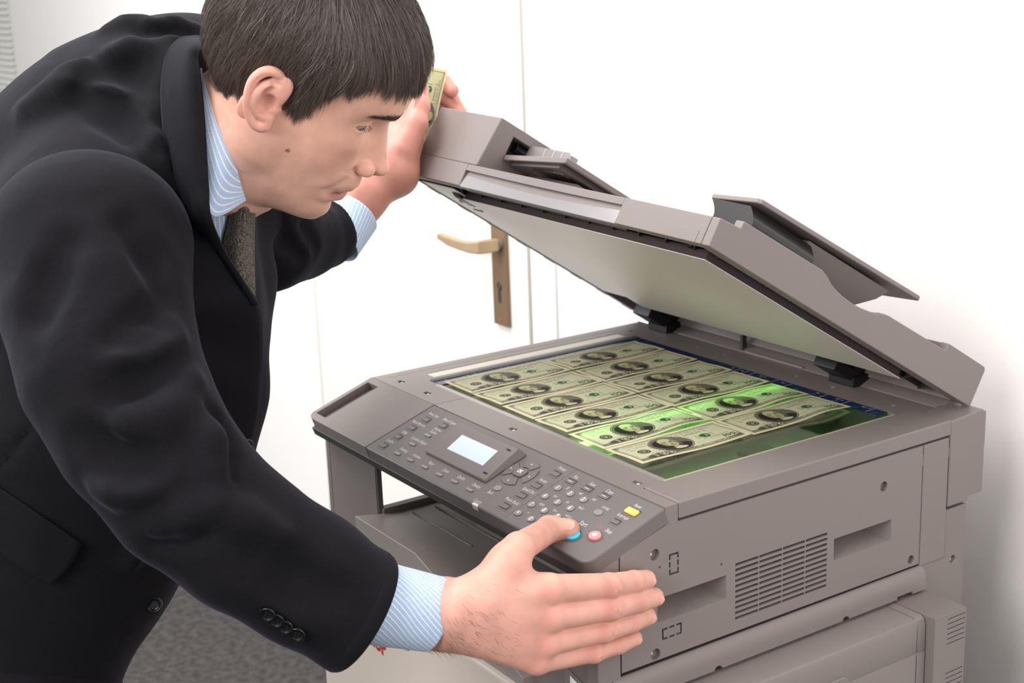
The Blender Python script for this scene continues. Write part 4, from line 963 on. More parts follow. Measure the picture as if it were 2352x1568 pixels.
        L = 4.5 + 2.5 * RNG.random(n); d[:, 0] = -.10 - .55 * t; P = [h2w(R0), h2w(R0 + d * L[:, None] * .5 + np.array([.25, 0, 0])), h2w(R0 + d * L[:, None] + np.array([-.1, 0, 0]))]
        tag(ribbon('eyebrow', P, np.full(n, .00020), M_hairm, man), kind='stuff')
        n = 34; t = RNG.random(n); a = (t - .5) * 1.75; R0 = np.stack([67.6 + 14.2 * np.cos(a), sy * (32 + 13.6 * np.sin(a) * 1.0), np.full(n, 13.8) + RNG.normal(0, .3, n) - 1.5 * np.abs(np.sin(a))], 1)
        R0[:, 1] = sy * (32 + 12.5 * np.sin(a)); d = np.stack([np.cos(a) * .9, sy * np.sin(a) * .9, np.full(n, -.35)], 1) + RNG.normal(0, .08, (n, 3))
        P = [h2w(R0), h2w(R0 + d * 2.6), h2w(R0 + d * 4.8 + np.array([0, 0, .8]))]
        tag(ribbon('eyelash', P, np.full(n, .00022), M_hairm, man), kind='stuff')
    # ---- hair
    def hair_mat():
        m = bpy.data.materials.new('dark_brown_hair'); m.use_nodes = True; nt = m.node_tree; b = nt.nodes['Principled BSDF']
        gi = nt.nodes.new('ShaderNodeVertexColor'); gi.layer_name = 'tone'; nt.links.new(gi.outputs['Color'], b.inputs['Base Color'])
        b.inputs['Roughness'].default_value = .38; b.inputs['Specular IOR Level'].default_value = .75; b.inputs['Anisotropic'].default_value = .6; return m
    M_hair = hair_mat()
    def grad(p, e=.8):
        f = lambda q: head_fn(q[:, 0], q[:, 1], q[:, 2]); g0 = f(p)
        g_ = np.stack([f(p + np.array(v) * e) - g0 for v in ((1, 0, 0), (0, 1, 0), (0, 0, 1))], 1); return g_ / (np.linalg.norm(g_, axis=1)[:, None] + 1e-9), g0
    N = 46000; cand = HEADV[RNG.integers(0, len(HEADV), N * 6)] + RNG.normal(0, .5, (N * 6, 3))
    hl = cand[:, 2] - np.interp(cand[:, 0], HZx, HZz)
    ok = (hl > RNG.uniform(-3, 2, len(cand))) & (np.abs(cand[:, 0]) < 130)
    # denser on the side we can see
    ok &= (cand[:, 1] > -20) | (RNG.random(len(cand)) < .45)
    cand = cand[ok][:N]; n = len(cand); nrm, g0 = grad(cand); p = cand - nrm * g0[:, None]
    zt = p[:, 2]; xf = p[:, 0]
    crown = np.array([-42, 4, 126.])
    clumpv = np.sin(p[:, 0] * .55 + p[:, 1] * .3 + 2 * np.sin(p[:, 2] * .2)) * .6 + np.sin(p[:, 0] * 1.3 + p[:, 1] * .9) * .4
    edge = np.clip((p[:, 2] - np.interp(p[:, 0], HZx, HZz)) / 60, 0, 1)
    L = 16 + 36 * edge + RNG.normal(0, 4, n); front = sstep(30, 75, xf) * sstep(60, 85, zt); L = L + 12 * front + 10 * front * RNG.random(n); side = sstep(70, 20, zt); L = np.clip(L * (1 - .25 * side * (xf < 5)), 9, 72); L = L * (1 + .18 * clumpv)
    lay = RNG.random(n) ** .8; lift = (2.0 + 15.5 * edge * (1 - .30 * side) + 19 * front * edge) * lay + .6 + 1.2 * clumpv * lay
    clump = np.sin(p[:, 0] * .35 + 2 * np.sin(p[:, 2] * .11)) * .5 + np.sin(p[:, 0] * .9 + p[:, 2] * .2 + 1.7) * .3 + np.sin(p[:, 1] * .6) * .35 * sstep(60, 100, zt)
    S = 7; path = [p]
    q = p.copy(); rn = RNG.normal(0, .13, (n, 3))
    for i in range(S):
        nn, gg = grad(q)
        away = q - crown; away /= np.linalg.norm(away, axis=1)[:, None] + 1e-6
        down = np.array([0.10, 0, -1.0]); fwd = np.array([1.0, 0.25, -.35])
        wside = sstep(112, 60, q[:, 2])[:, None]; wf = (sstep(10, 70, q[:, 0]) * sstep(55, 90, q[:, 2]))[:, None]
        back = sstep(-10, -60, q[:, 0])[:, None] * sstep(60, 10, q[:, 2])[:, None]
        d = away * (1 - wside) + down * wside * (1.0 + .4 * wf) + fwd * wf * 1.15 + back * np.array([-.10, 0, -.3])
        d += rn * (1 + .5 * i / S) + (clump[:, None] * np.array([.24, .10, .02]))
        d -= nn * (d * nn).sum(1)[:, None] * .9
        d /= np.linalg.norm(d, axis=1)[:, None] + 1e-9
        want_off = lift * (1 - np.exp(-3.0 * (i + 1) / S)) * (1 - .15 * (i / S) ** 2)
        q = q + d * (L / S)[:, None]; nn, gg = grad(q); q = q + nn * ((want_off - gg) * .75)[:, None]
        path.append(q)
    from mathutils.kdtree import KDTree
    NG = 1500; kd = KDTree(NG)
    for i in range(NG): kd.insert(Vector(path[0][i]), i)
    kd.balance(); gi = np.array([kd.find(Vector(v))[1] for v in path[0]]); amt = np.clip(RNG.normal(.62, .22, n), 0, .92)
    ph = RNG.random(NG)[gi] * 6.28
    for i in range(1, S + 1):
        t = (i / S); a_ = (amt * t ** 1.2)[:, None]; tgt = path[i][gi] + (path[0] - path[0][gi]) * (1 - .75 * t)
        path[i] = path[i] * (1 - a_) + tgt * a_ + (np.sin(ph + t * 4.0) * 1.1 * t)[:, None] * np.array([.8, .4, .2])
        nn, gg = grad(path[i]); path[i] = path[i] + nn * np.clip(1.2 - gg, 0, 5)[:, None]
    P = [h2w(a) for a in path]
    ho = ribbon('hair', P, RNG.uniform(.00022, .00042, n), M_hair, man); tag(ho, kind='stuff')
    tonec = .55 * RNG.random(n) + .45 * RNG.random(NG)[gi]; grey = RNG.random(n) < .10
    col = np.array([.060, .040, .031])[None] * (0.45 + 1.5 * tonec[:, None]) + np.array([.012, .007, .004]) * clump[:, None]; col[grey] = np.array([.13, .105, .09]); col = np.clip(col, .004, 1)
    setcol(ho.data, np.repeat(col, 2 * (S + 1), 0))
# ---------------------------------------------------------------- the man: hands
def pX(px, py, X):                               # viewer-axes point seen at a pixel on the world plane x = X
    d = np.array([px - 1176, py - 784, FPX]); w = d @ CAM_M; t = (X - CAM_C[0]) / w[0]; return d * t
def nail(name, c, nrm, along, w, l, parent):
    """small curved fingernail plate; c on the finger surface (viewer axes)"""
    nrm = np.array(nrm, float); nrm /= np.linalg.norm(nrm); al = np.array(along, float); al -= nrm * (al @ nrm); al /= np.linalg.norm(al); sd = np.cross(nrm, al)
    nu, nv = 9, 9; V = []; F = []
    for i in range(nu):
        for j in range(nv):
            a = (i / (nu - 1) - .5) * 2; b = (j / (nv - 1) - .5) * 2
            k = math.sqrt(1 - min(1, abs(b)) ** 2 * .5) if True else 1
            ww = w * (1 - .28 * max(0, a) ** 3) * (1 - .2 * max(0, -a) ** 4); x = al * (a * l * .5 * (1 - .22 * b * b)) + sd * (b * ww * .5) - nrm * (.30 * w * .5 * b * b + .10 * l * a * a * .5)
            V.append(c + x)
    for i in range(nu - 1):
        for j in range(nv - 1):
            F.append((i * nv + j, (i + 1) * nv + j, (i + 1) * nv + j + 1, i * nv + j + 1))
    me = npmesh(cam2w(np.array(V)), np.array(F)); o = link(name, me, M_nail, parent)
    md = o.modifiers.new('s', 'SOLIDIFY'); md.thickness = .0005; md.offset = 0; return o
if want('man'):
    M_nail = mat('fingernail', srgb(226, 172, 156), .22, spec=.6)
    def tint(V, base, c, r, col, a):
        m = np.exp(-(((V - np.array(c)) / r) ** 2).sum(1))[:, None] * a; return base * (1 - m) + np.array(col) * m
    # ---------------- right hand, pressing Start
    fx = .5245
    fing = {'index': ([(1262, 1352), (1398, 1345), (1455, 1336), (1484, 1331)], [.0133, .0118, .0108, .0098], [.548, .541, .530, .524]),
            'middle': ([(1262, 1416), (1402, 1395), (1468, 1380), (1502, 1371)], [.0132, .0117, .0107, .0098], [.549, .543, .531, .524]),
            'ring': ([(1252, 1474), (1386, 1448), (1450, 1428), (1486, 1415)], [.0126, .0110, .0101, .0092], [.546, .540, .530, .5235]),
            'little': ([(1232, 1517), (1362, 1497), (1420, 1480), (1456, 1465)], [.0118, .0098, .0090, .0082], [.540, .535, .527, .5230])}
    lo = pX(960, 1560, .56); hi = pX(1560, 1150, .47)
    allp = [pX(930, 1560, .58), pX(1540, 1160, .44), pX(930, 1160, .42), pX(1540, 1580, .58)]
    L_ = np.min(allp, 0) - .01; H_ = np.max(allp, 0) + .01
    g = Vox(L_, H_, .0015)
    wr = pX(1008, 1408, .492); wr2 = pX(930, 1400, .455); view = np.array([0, 0, 1.])
    pn = CAM_M @ np.array([1., 0, 0])             # the panel normal in viewer axes
    # back of the hand
    kn = [pX(1262, 1352, .547), pX(1262, 1416, .5485), pX(1252, 1474, .5455), pX(1232, 1512, .540)]
    mc = [pX(1062, 1372, .524), pX(1050, 1400, .525), pX(1048, 1428, .522), pX(1050, 1450, .516)]
    for a, b, ra, rb in zip(mc, kn, [.0165, .0170, .0165, .0150], [.0135, .0135, .0130, .0125]): g.cone(a, b, ra, rb, .014)
    g.cone(pX(1110, 1395, .523), pX(1225, 1440, .528), .021, .018, .016)
    g.cone(pX(1080, 1440, .515), pX(1215, 1492, .525), .0175, .0165, .016)
    # wrist and forearm
    g.cone(wr2, wr, .0285, .0290, .02, flat=(pn, .80)); g.cone(wr, pX(1080, 1410, .512), .0285, .0250, .02, flat=(pn, .82))
    for k_, (P, R, X) in fing.items():
        pts = [pX(p[0], p[1], x) for p, x in zip(P, X)]
        g.chain(pts[:2], R[:2], .0035); g.chain(pts[1:], R[1:], .003)
        g.ell(pts[0] + pn * .0015, (.0098, .0098, .0090), .008)                                              # knuckle
        g.ell(pts[1] + pn * .0016, (R[1] * .95, R[1] * .92, R[1] * .95), .004)
    # thumb reaching over the panel edge onto the key
    tp = w2cam(np.array([.4600, -.1135, .9850])); th_ = [pX(1095, 1372, .527), pX(1168, 1292, .526), pc(1192, 1258, (pX(1192, 1258, .520))[2]), pc(1262, 1216, tp[2] + .004), pc(1306, 1216, tp[2])]
    g.chain(th_[:3], [.0195, .0165, .0142], .012); g.chain(th_[2:], [.0140, .0128, .0112], .005)
    g.ell(th_[3], (.0134, .0128, .0128), .004); g.cone(pX(1160, 1330, .526), pX(1238, 1352, .534), .0130, .0120, .012)
    # wrinkles on the knuckles and fine creases at the wrist
    for k_, (P, R, X) in fing.items():
        a = pX(P[1][0], P[1][1], X[1]) + pn * R[1] * 1.08; d = pX(P[2][0], P[2][1], X[2]) - pX(P[1][0], P[1][1], X[1]); d /= np.linalg.norm(d); sd = np.cross(d, pn)
        for o_ in (-.0042, -.0014, .0016, .0046): g.cone(a + d * o_ - sd * .0055, a + d * (o_ + .0004) + sd * .0055, .0006, .0006, .0010, mode='cut')
        a2 = pX(P[2][0], P[2][1], X[2]) + pn * R[2] * 1.06
        for o_ in (-.0016, .0012): g.cone(a2 + d * o_ - sd * .0045, a2 + d * o_ + sd * .0045, .0005, .0005, .0009, mode='cut')
    V, F = g.mesh(); V = relax(V, F, 2, .45)
    c = np.tile(np.array([.76, .40, .32]), (len(V), 1))
    c = tint(V, c, wr, .034, (.60, .37, .26), .6)
    for k_, (P, R, X) in fing.items():
        for i, a_ in ((0, .5), (1, .6), (2, .3)): c = tint(V, c, pX(P[i][0], P[i][1], X[i] + .010), .0105, (.66, .24, .19), a_)
        c = tint(V, c, pX(P[3][0], P[3][1], X[3]), .009, (.70, .34, .22), .55)
    for i in range(1, 5): c = tint(V, c, th_[i], .014, (.66, .27, .20), .35)
    BODY.append((cam2w(V), F[:, ::-1], c)); 
    def dirn(P, X, i, j): return pX(P[j][0], P[j][1], X[j]) - pX(P[i][0], P[i][1], X[i])
    for k_, (dx, dy) in {'index': (1, 0), 'middle': (2, 2), 'ring': (1, 2), 'little': (1, 2)}.items():
        P, R, X = fing[k_]; tip = pX(P[3][0] + dx - 1, P[3][1] + dy, X[3]); d = dirn(P, X, 1, 3); d /= np.linalg.norm(d)
        nn = pn * .45 + d * .25 + np.array([0, -.05, -.75]); nn /= np.linalg.norm(nn)
        nail('fingernail', tip + nn * (R[3] * 1.00), nn, d, .0118 if k_ != 'little' else .0098, .0125 if k_ != 'little' else .0105, man)
    d = th_[4] - th_[3]; nn = np.array([-.05, -.62, -.78])
    nail('thumbnail', th_[4] + nn / np.linalg.norm(nn) * .0108 - d * .02, nn, d, .0135, .0145, man)
    # short dark hairs on the wrist and the back of the hand
    M_ah = mat('arm_hair', srgb(96, 62, 46), .6)
    cen = V[:, 0] * FPX / V[:, 2] + 1176; cey = V[:, 1] * FPX / V[:, 2] + 784
    prob = sstep(1190, 1010, cen) * .9 + .12 * sstep(1300, 1200, cen); prob[(cen < 940) | (cey < 1325) | (cen > 1190)] = 0
    ids = np.nonzero(RNG.random(len(V)) < prob * .10)[0]; R0 = V[ids]
    ok = R0[:, 2] < np.median(V[:, 2]) + .012; R0 = R0[ok]; n = len(R0)
    along = (pX(1150, 1490, .52) - pX(1010, 1400, .51)); along /= np.linalg.norm(along)
    d = along + RNG.normal(0, .32, (n, 3)) + np.array([.2, .2, -.28]); d /= np.linalg.norm(d, axis=1)[:, None]; L = RNG.uniform(.004, .010, n)
    P = [cam2w(R0 - d * .0004), cam2w(R0 + d * L[:, None] * .5), cam2w(R0 + (d + along * .3) * L[:, None] * .9 + np.array([0, 0, .0008]))]
    tag(ribbon('arm_hair', P, np.full(n, .00016), M_ah, man), kind='stuff')
    # ---------------- left hand, holding the raised lid (seen from the palm side, behind the face)
    D0 = 1.835
    q = lambda a, b, d=D0: pc(a, b, d)
    g = Vox(q(740, 560, 1.70) - .02, q(1110, 150, 1.98) + .02, .0022) if False else Vox(np.minimum(q(740, 150, 1.74), q(740, 150, 1.93)), np.maximum(q(1110, 570, 1.93), q(1110, 570, 1.74)), .0018)
    g.cone(q(798, 508, 1.775), q(835, 452, 1.79), .0275, .0270, .02); g.cone(q(835, 452, 1.79), q(880, 400, 1.815), .0275, .030, .02)
    g.cone(q(880, 390, 1.815), q(915, 320, 1.83), .034, .030, .02); g.cone(q(905, 400, 1.80), q(930, 330, 1.815), .022, .020, .016)     # palm, heel
    g.cone(q(900, 350, 1.835), q(925, 265, 1.86), .028, .024, .02)
    g.chain([q(925, 345, 1.80), q(955, 285, 1.805), q(963, 245, 1.815), q(966, 207, 1.825)], [.0185, .0150, .0132, .0112], .006)                # thumb
    g.chain([q(890, 400, 1.825), q(925, 405, 1.815)], [.022, .016], .025)
    for P, R in (([(935, 240, 1.88), (985, 178, 1.905), (1020, 190, 1.905), (1038, 208, 1.895)], [.0125, .0115, .0105, .0095]),
                 ([(935, 255, 1.885), (1000, 205, 1.925), (1038, 232, 1.915), (1058, 262, 1.90)], [.0125, .0115, .0105, .0098]),
                 ([(930, 280, 1.89), (1000, 235, 1.94), (1045, 262, 1.93), (1062, 285, 1.915)], [.012, .011, .010, .009]),
                 ([(920, 300, 1.89), (985, 262, 1.94), (1030, 285, 1.935), (1045, 300, 1.925)], [.011, .010, .009, .0085])):
        g.chain([q(*p) for p in P], R, .004)
    V, F = g.mesh(); V = relax(V, F, 2, .45); c = np.tile(np.array([.60, .27, .215]), (len(V), 1))  # darker than the right hand: the head's shade is put into the skin
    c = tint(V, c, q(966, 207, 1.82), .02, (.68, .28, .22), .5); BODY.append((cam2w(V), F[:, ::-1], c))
    nn = np.array([.05, -.35, -.93]); nail('thumbnail', q(968, 207, 1.825) + nn * .0108, nn, q(966, 200) - q(955, 285), .0115, .0125, man)
    # folded notes gripped between thumb and fingers
    def heldnote(u, v):                       # u along (0..0.156) from the lid corner up over the fingers, v across
        t = u / .156; s_ = v / .0663 - .5
        cx = 962 + 22 * t + 14 * t * t; cy = 345 - 190 * t; dd = 1.845 + .006 * np.sin(t * 3.1) + .020 * t
        bx = 27 + 4 * t; by = 9 - 3 * t
        px = cx + s_ * 2 * bx; py = cy + s_ * 2 * by; d_ = dd + s_ * .050 + .010 * np.cos(s_ * 3.0)
        q_ = np.stack([(px - 1176) / FPX * d_, (py - 784) / FPX * d_, d_], -1); w = cam2w(q_); return w[..., 0], w[..., 1], w[..., 2]
if want('man') and want('notes'):
    o = link('banknote', note_mesh(heldnote), None, None); md = o.modifiers.new('s', 'SOLIDIFY'); md.thickness = .0008
    tag(o, 'folded banknote gripped in the left hand at the lid corner', 'banknote')
# ---------------------------------------------------------------- the man: clothes
def cloth_mat(name, col, rough=.9, sheen=.12, scale=1500, bump=.5, tint=(.5, .5, .62, 1), lint=True):
    m = bpy.data.materials.new(name); m.use_nodes = True; nt = m.node_tree; b = nt.nodes['Principled BSDF']
    b.inputs['Roughness'].default_value = rough; b.inputs['Sheen Weight'].default_value = sheen; b.inputs['Sheen Roughness'].default_value = .35; b.inputs['Sheen Tint'].default_value = tint
    b.inputs['Specular IOR Level'].default_value = .14
    tc = nt.nodes.new('ShaderNodeTexCoord'); n = nt.nodes.new('ShaderNodeTexNoise'); n.inputs['Scale'].default_value = scale; n.inputs['Detail'].default_value = 2
    nt.links.new(tc.outputs['Object'], n.inputs['Vector'])
    r = nt.nodes.new('ShaderNodeValToRGB'); r.color_ramp.elements[0].position = .35; r.color_ramp.elements[0].color = tuple(c * .75 for c in col[:3]) + (1,)
    r.color_ramp.elements[1].position = .7; r.color_ramp.elements[1].color = tuple(min(1, c * 1.5) for c in col[:3]) + (1,)
    nt.links.new(n.outputs['Fac'], r.inputs['Fac']); nt.links.new(r.outputs['Color'], b.inputs['Base Color'])
    bp = nt.nodes.new('ShaderNodeBump'); bp.inputs['Strength'].default_value = bump; bp.inputs['Distance'].default_value = .0004
    nt.links.new(n.outputs['Fac'], bp.inputs['Height']); n3 = nt.nodes.new('ShaderNodeTexNoise'); n3.inputs['Scale'].default_value = 11; n3.inputs['Detail'].default_value = 2; n3.inputs['Distortion'].default_value = .8
    b3 = nt.nodes.new('ShaderNodeBump'); b3.inputs['Strength'].default_value = .6; b3.inputs['Distance'].default_value = .006
    nt.links.new(tc.outputs['Object'], n3.inputs['Vector']); nt.links.new(n3.outputs['Fac'], b3.inputs['Height']); nt.links.new(bp.outputs['Normal'], b3.inputs['Normal'])
    nt.links.new(b3.outputs['Normal'], b.inputs['Normal']); return m
def stripe_mat():
    m = bpy.data.materials.new('striped_shirt_cotton'); m.use_nodes = True; nt = m.node_tree; b = nt.nodes['Principled BSDF']
    a = nt.nodes.new('ShaderNodeAttribute'); a.attribute_name = 'stripe'
    fr = nt.nodes.new('ShaderNodeMath'); fr.operation = 'FRACT'; nt.links.new(a.outputs['Fac'], fr.inputs[0])
    rp = nt.nodes.new('ShaderNodeValToRGB'); e = rp.color_ramp.elements
    e[0].position = 0; e[0].color = srgb(176, 200, 232); e[1].position = .70; e[1].color = srgb(176, 200, 232)
    for p, c in ((.78, srgb(240, 244, 250)), (.90, srgb(240, 244, 250)), (.98, srgb(176, 200, 232))):
        x = e.new(p); x.color = c
    nt.links.new(fr.outputs[0], rp.inputs['Fac'])
    tc = nt.nodes.new('ShaderNodeTexCoord'); n = nt.nodes.new('ShaderNodeTexVoronoi'); n.inputs['Scale'].default_value = 420; nt.links.new(tc.outputs['Object'], n.inputs['Vector'])
    mr = nt.nodes.new('ShaderNodeMapRange'); mr.inputs['From Max'].default_value = .7; mr.inputs['To Min'].default_value = .92; mr.inputs['To Max'].default_value = 1.05
    sc = nt.nodes.new('ShaderNodeVectorMath'); sc.operation = 'SCALE'; nt.links.new(n.outputs['Distance'], mr.inputs['Value']); nt.links.new(rp.outputs['Color'], sc.inputs[0]); nt.links.new(mr.outputs['Result'], sc.inputs['Scale'])
    nt.links.new(sc.outputs[0], b.inputs['Base Color']); b.inputs['Roughness'].default_value = .75; b.inputs['Sheen Weight'].default_value = .15; return m
def tie_mat():
    m = bpy.data.materials.new('textured_grey_tie'); m.use_nodes = True; nt = m.node_tree; b = nt.nodes['Principled BSDF']
    tc = nt.nodes.new('ShaderNodeTexCoord'); w = nt.nodes.new('ShaderNodeTexWave'); w.inputs['Scale'].default_value = 190; w.inputs['Distortion'].default_value = 9; w.inputs['Detail'].default_value = 2; w.inputs['Detail Scale'].default_value = 3
    nt.links.new(tc.outputs['Object'], w.inputs['Vector']); r = nt.nodes.new('ShaderNodeValToRGB'); r.color_ramp.elements[0].color = srgb(38, 34, 33); r.color_ramp.elements[1].color = srgb(122, 112, 104)
    nt.links.new(w.outputs['Fac'], r.inputs['Fac']); nt.links.new(r.outputs['Color'], b.inputs['Base Color']); b.inputs['Roughness'].default_value = .8
    bp = nt.nodes.new('ShaderNodeBump'); bp.inputs['Strength'].default_value = .7; bp.inputs['Distance'].default_value = .0008; nt.links.new(w.outputs['Fac'], bp.inputs['Height']); nt.links.new(bp.outputs['Normal'], b.inputs['Normal']); return m
def attr(me, name, v):
    a = me.attributes.new(name, 'FLOAT', 'POINT'); a.data.foreach_set('value', np.ascontiguousarray(v, np.float32))
def loft(name, rows, m, parent, closed=False, thick=0.0, nu=None, nv=None, stripe=None, smooth=True):
    """rows: list of rows of viewer-axis points, splined in both directions into a sheet"""
    R = np.array(rows, float); a, b = R.shape[:2]; nu = nu or (a - 1) * 8 + 1; nv = nv or (b - 1) * 8 + 1
    ta, tb = np.arange(a), np.arange(b); ua = np.linspace(0, a - 1, nu); ub = np.linspace(0, b - 1, nv)
    if a > 2: R = np.stack([np.stack([spl(ua, ta, R[:, j, k]) for k in range(3)], -1) for j in range(b)], 1)
    else: R = np.stack([R[0] * (1 - t) + R[1] * t for t in np.linspace(0, 1, nu)], 0)
    if b > 2: R = np.stack([np.stack([spl(ub, tb, R[i, :, k]) for k in range(3)], -1) for i in range(nu)], 0)
    else: R = np.stack([R[:, 0] * (1 - t) + R[:, 1] * t for t in np.linspace(0, 1, nv)], 1)
    idx = np.arange(nu * nv).reshape(nu, nv)
    if closed: R = R[:, :-1]; nv -= 1; idx = np.arange(nu * nv).reshape(nu, nv); idx = np.concatenate([idx, idx[:, :1]], 1)
    F = np.stack([idx[:-1, :-1], idx[1:, :-1], idx[1:, 1:], idx[:-1, 1:]], -1).reshape(-1, 4)
    me = npmesh(cam2w(R.reshape(-1, 3)), F, smooth)
    if stripe is not None:
        uu, vv = np.meshgrid(np.linspace(0, 1, nu), np.linspace(0, 1, nv, endpoint=not closed), indexing='ij'); attr(me, 'stripe', stripe(uu, vv).ravel())
    o = link(name, me, m, parent)
    if thick: md = o.modifiers.new('s', 'SOLIDIFY'); md.thickness = thick; md.offset = 0
    return o
def surf(g, px, py, d0=1.0, d1=2.0, n=500):
    """nearest depth at which the view ray of a pixel meets the solid of a lattice"""
    t = np.linspace(d0, d1, n); P = np.stack([(px - 1176) / FPX * t, (py - 784) / FPX * t, t], 1)
    I = np.round((P - g.lo) / g.h).astype(int); ok = ((I >= 0) & (I < g.n)).all(1); v = np.full(n, 1.); v[ok] = g.D[tuple(I[ok].T)]
    k = np.nonzero(v < 0)[0]
    if not len(k): return None
    k = k[0]; 
    if k == 0: return t[0]
    return t[k - 1] + (t[k] - t[k - 1]) * v[k - 1] / (v[k - 1] - v[k] + 1e-9)
def on(g, px, py, lift=0.0, d0=1.0, d1=2.0, fb=1.4):
    d = surf(g, px, py, d0, d1); d = fb if d is None else d
    return pc(px, py, d - lift)
def fold(g, pts, r, k, mode, sink=0.0, d1=2.0):
    P = []; sink *= .3
    for p in pts:
        d = surf(g, p[0], p[1], 1.0, d1)
        if d is not None: P.append(pc(p[0], p[1], d + sink))
    if len(P) > 1: g.chain(P, [r * (.5 + .5 * math.sin(math.pi * (i + .5) / len(P))) for i in range(len(P))], k, mode)
if want('man'):
    M_suit = cloth_mat('black_suit_wool', srgb(20, 19, 23), sheen=.10, tint=(.45, .48, .66, 1)); M_shirt = stripe_mat(); M_tie = tie_mat()
    M_button = mat('black_button', srgb(12, 12, 13), .28, spec=.5); M_thread = mat('black_thread', srgb(30, 30, 32), .7)
    Mz = lambda px, d: px * d / FPX
    # ---- jacket body
    lo = pc(-560, 10, 1.45); hi = pc(700, 1800, 1.45)
    J = Vox((lo[0], lo[1] - .02, 1.17), (hi[0], hi[1], 1.76), .0048)
    TD = 1.455
    body = [(432, 180, 128, 1.0, 1.45), (345, 285, 226, 1.15, 1.455), (270, 410, 292, 1.2, 1.455), (245, 590, 330, 1.2, 1.455), (290, 740, 298, 1.15, 1.455), (232, 950, 328, 1.05, 1.46), (100, 1220, 314, 1.0, 1.46), (-35, 1500, 292, 1.0, 1.46), (-70, 1760, 300, 1.0, 1.46)]
    for (ax_, ay_, ar, af, ad), (bx, by, br, bf, bd) in zip(body[:-1], body[1:]):
        J.cone(pc(ax_, ay_, ad), pc(bx, by, bd), Mz(ar, ad), Mz(br, bd), .03, flat=((0, 0, 1), (af + bf) / 2))
    J.cone(pc(395, 215, 1.42), pc(205, 545, 1.292), Mz(120, 1.4), .078, .05)                        # right shoulder slope
    J.ell(pc(205, 560, 1.29), (.080, .085, .075), .04)
    J.cone(pc(480, 200, 1.49), pc(575, 430, 1.60), .065, .070, .04)                                   # left shoulder
    J.cone(pc(555, 430, 1.56), pc(560, 640, 1.53), Mz(62, 1.55), Mz(58, 1.53), .03); J.cone(pc(560, 640, 1.53), pc(500, 900, 1.50), Mz(58, 1.53), Mz(96, 1.5), .03)
    J.cone(pc(500, 900, 1.50), pc(440, 1060, 1.48), Mz(96, 1.5), Mz(122, 1.48), .03)
    # neck hole
    J.cone(pc(610, 215, 1.30), pc(500, 330, 1.39), .075, .060, .012, mode='cut'); J.cone(pc(500, 330, 1.39), pc(455, 390, 1.42), .060, .05, .012, mode='cut')
    # folds of the back and the shoulder
    fold(J, [(64, 249), (119, 223), (168, 183), (210, 165), (251, 155)], .010, .022, 'add'); fold(J, [(168, 183), (218, 198), (268, 219), (306, 261), (344, 319), (372, 372)], .009, .016, 'add')
    fold(J, [(200, 222), (262, 250), (300, 300)], .011, .030, 'cut'); fold(J, [(200, 150), (262, 128), (300, 150), (330, 185)], .009, .026, 'cut')
    fold(J, [(251, 72), (290, 60), (330, 50)], .006, .018, 'add'); fold(J, [(262, 122), (300, 108), (345, 112)], .006, .016, 'add'); fold(J, [(348, 186), (366, 140), (396, 96)], .008, .018, 'add')
    fold(J, [(332, 176), (350, 130), (378, 90)], .007, .016, 'cut'); fold(J, [(372, 372), (410, 440), (455, 525), (490, 590)], .006, .012, 'add'); fold(J, [(352, 360), (395, 450), (440, 540)], .008, .022, 'cut')
    fold(J, [(330, 70), (390, 62), (440, 78)], .006, .014, 'cut'); fold(J, [(340, 55), (400, 50), (455, 66)], .004, .012, 'add')
    fold(J, [(560, 760), (520, 880), (470, 960)], .009, .030, 'cut'); fold(J, [(430, 1080), (380, 1180), (300, 1290)], .006, .02, 'add')
    fold(J, [(110, 930), (60, 1000), (0, 1075)], .0022, .004, 'cut')
    fold(J, [(20, 640), (25, 560), (60, 478), (130, 432), (200, 415), (270, 424), (345, 470), (400, 560), (425, 660)], .006, .010, 'cut', -.002)
    # open hem
    V, F = J.mesh(); V = relax(V, F, 3, .5); jk = link('jacket', npmesh(cam2w(V), F[:, ::-1]), M_suit, man)
    # ---- right sleeve
    sl = [(212, 575, 1.255, .0840), (222, 700, 1.225, .0775), (255, 850, 1.203, .0730), (320, 985, 1.190, .0670), (425, 1128, 1.188, .0615), (560, 1240, 1.198, .0570), (700, 1325, 1.216, .0550), (832, 1408, 1.236, .0545)]
    P = [pc(a, b, d) for a, b, d, r in sl]
    S_ = Vox(np.min(P, 0) - .11, np.max(P, 0) + .09, .0034)
    S_.chain(P, [v[3] for v in sl], .02); S_.chain([P[-1], P[-1] + (P[-1] - P[-2])], [.0545, .0545], .01)
    S_.ell(pc(200, 560, 1.260), (.083, .074, .080), .03)
    # underarm bulge and elbow folds
    fold(S_, [(238, 1113), (268, 1118), (298, 1113), (340, 1098), (378, 1078)], .011, .020, 'add', .004); fold(S_, [(190, 1010), (245, 1032), (300, 1057), (362, 1068)], .010, .024, 'cut', -.004)
    fold(S_, [(362, 1249), (405, 1236), (447, 1215), (498, 1185)], .010, .016, 'cut', -.004); fold(S_, [(375, 1205), (430, 1185), (490, 1160)], .009, .020, 'add', .004)
    fold(S_, [(470, 930), (503, 964), (524, 1000), (530, 1040), (530, 1092)], .007, .010, 'cut', -.003); fold(S_, [(440, 960), (475, 1010), (490, 1080)], .009, .020, 'add', .003)
    fold(S_, [(385, 690), (350, 720), (300, 735)], .008, .018, 'cut', -.003); fold(S_, [(395, 770), (350, 800), (280, 815)], .009, .022, 'add', .004); fold(S_, [(390, 740), (330, 770), (260, 775)], .007, .020, 'cut', -.003)
    fold(S_, [(400, 850), (340, 900), (260, 905)], .010, .026, 'cut', -.004); fold(S_, [(430, 880), (380, 950), (300, 970)], .009, .024, 'add', .004)
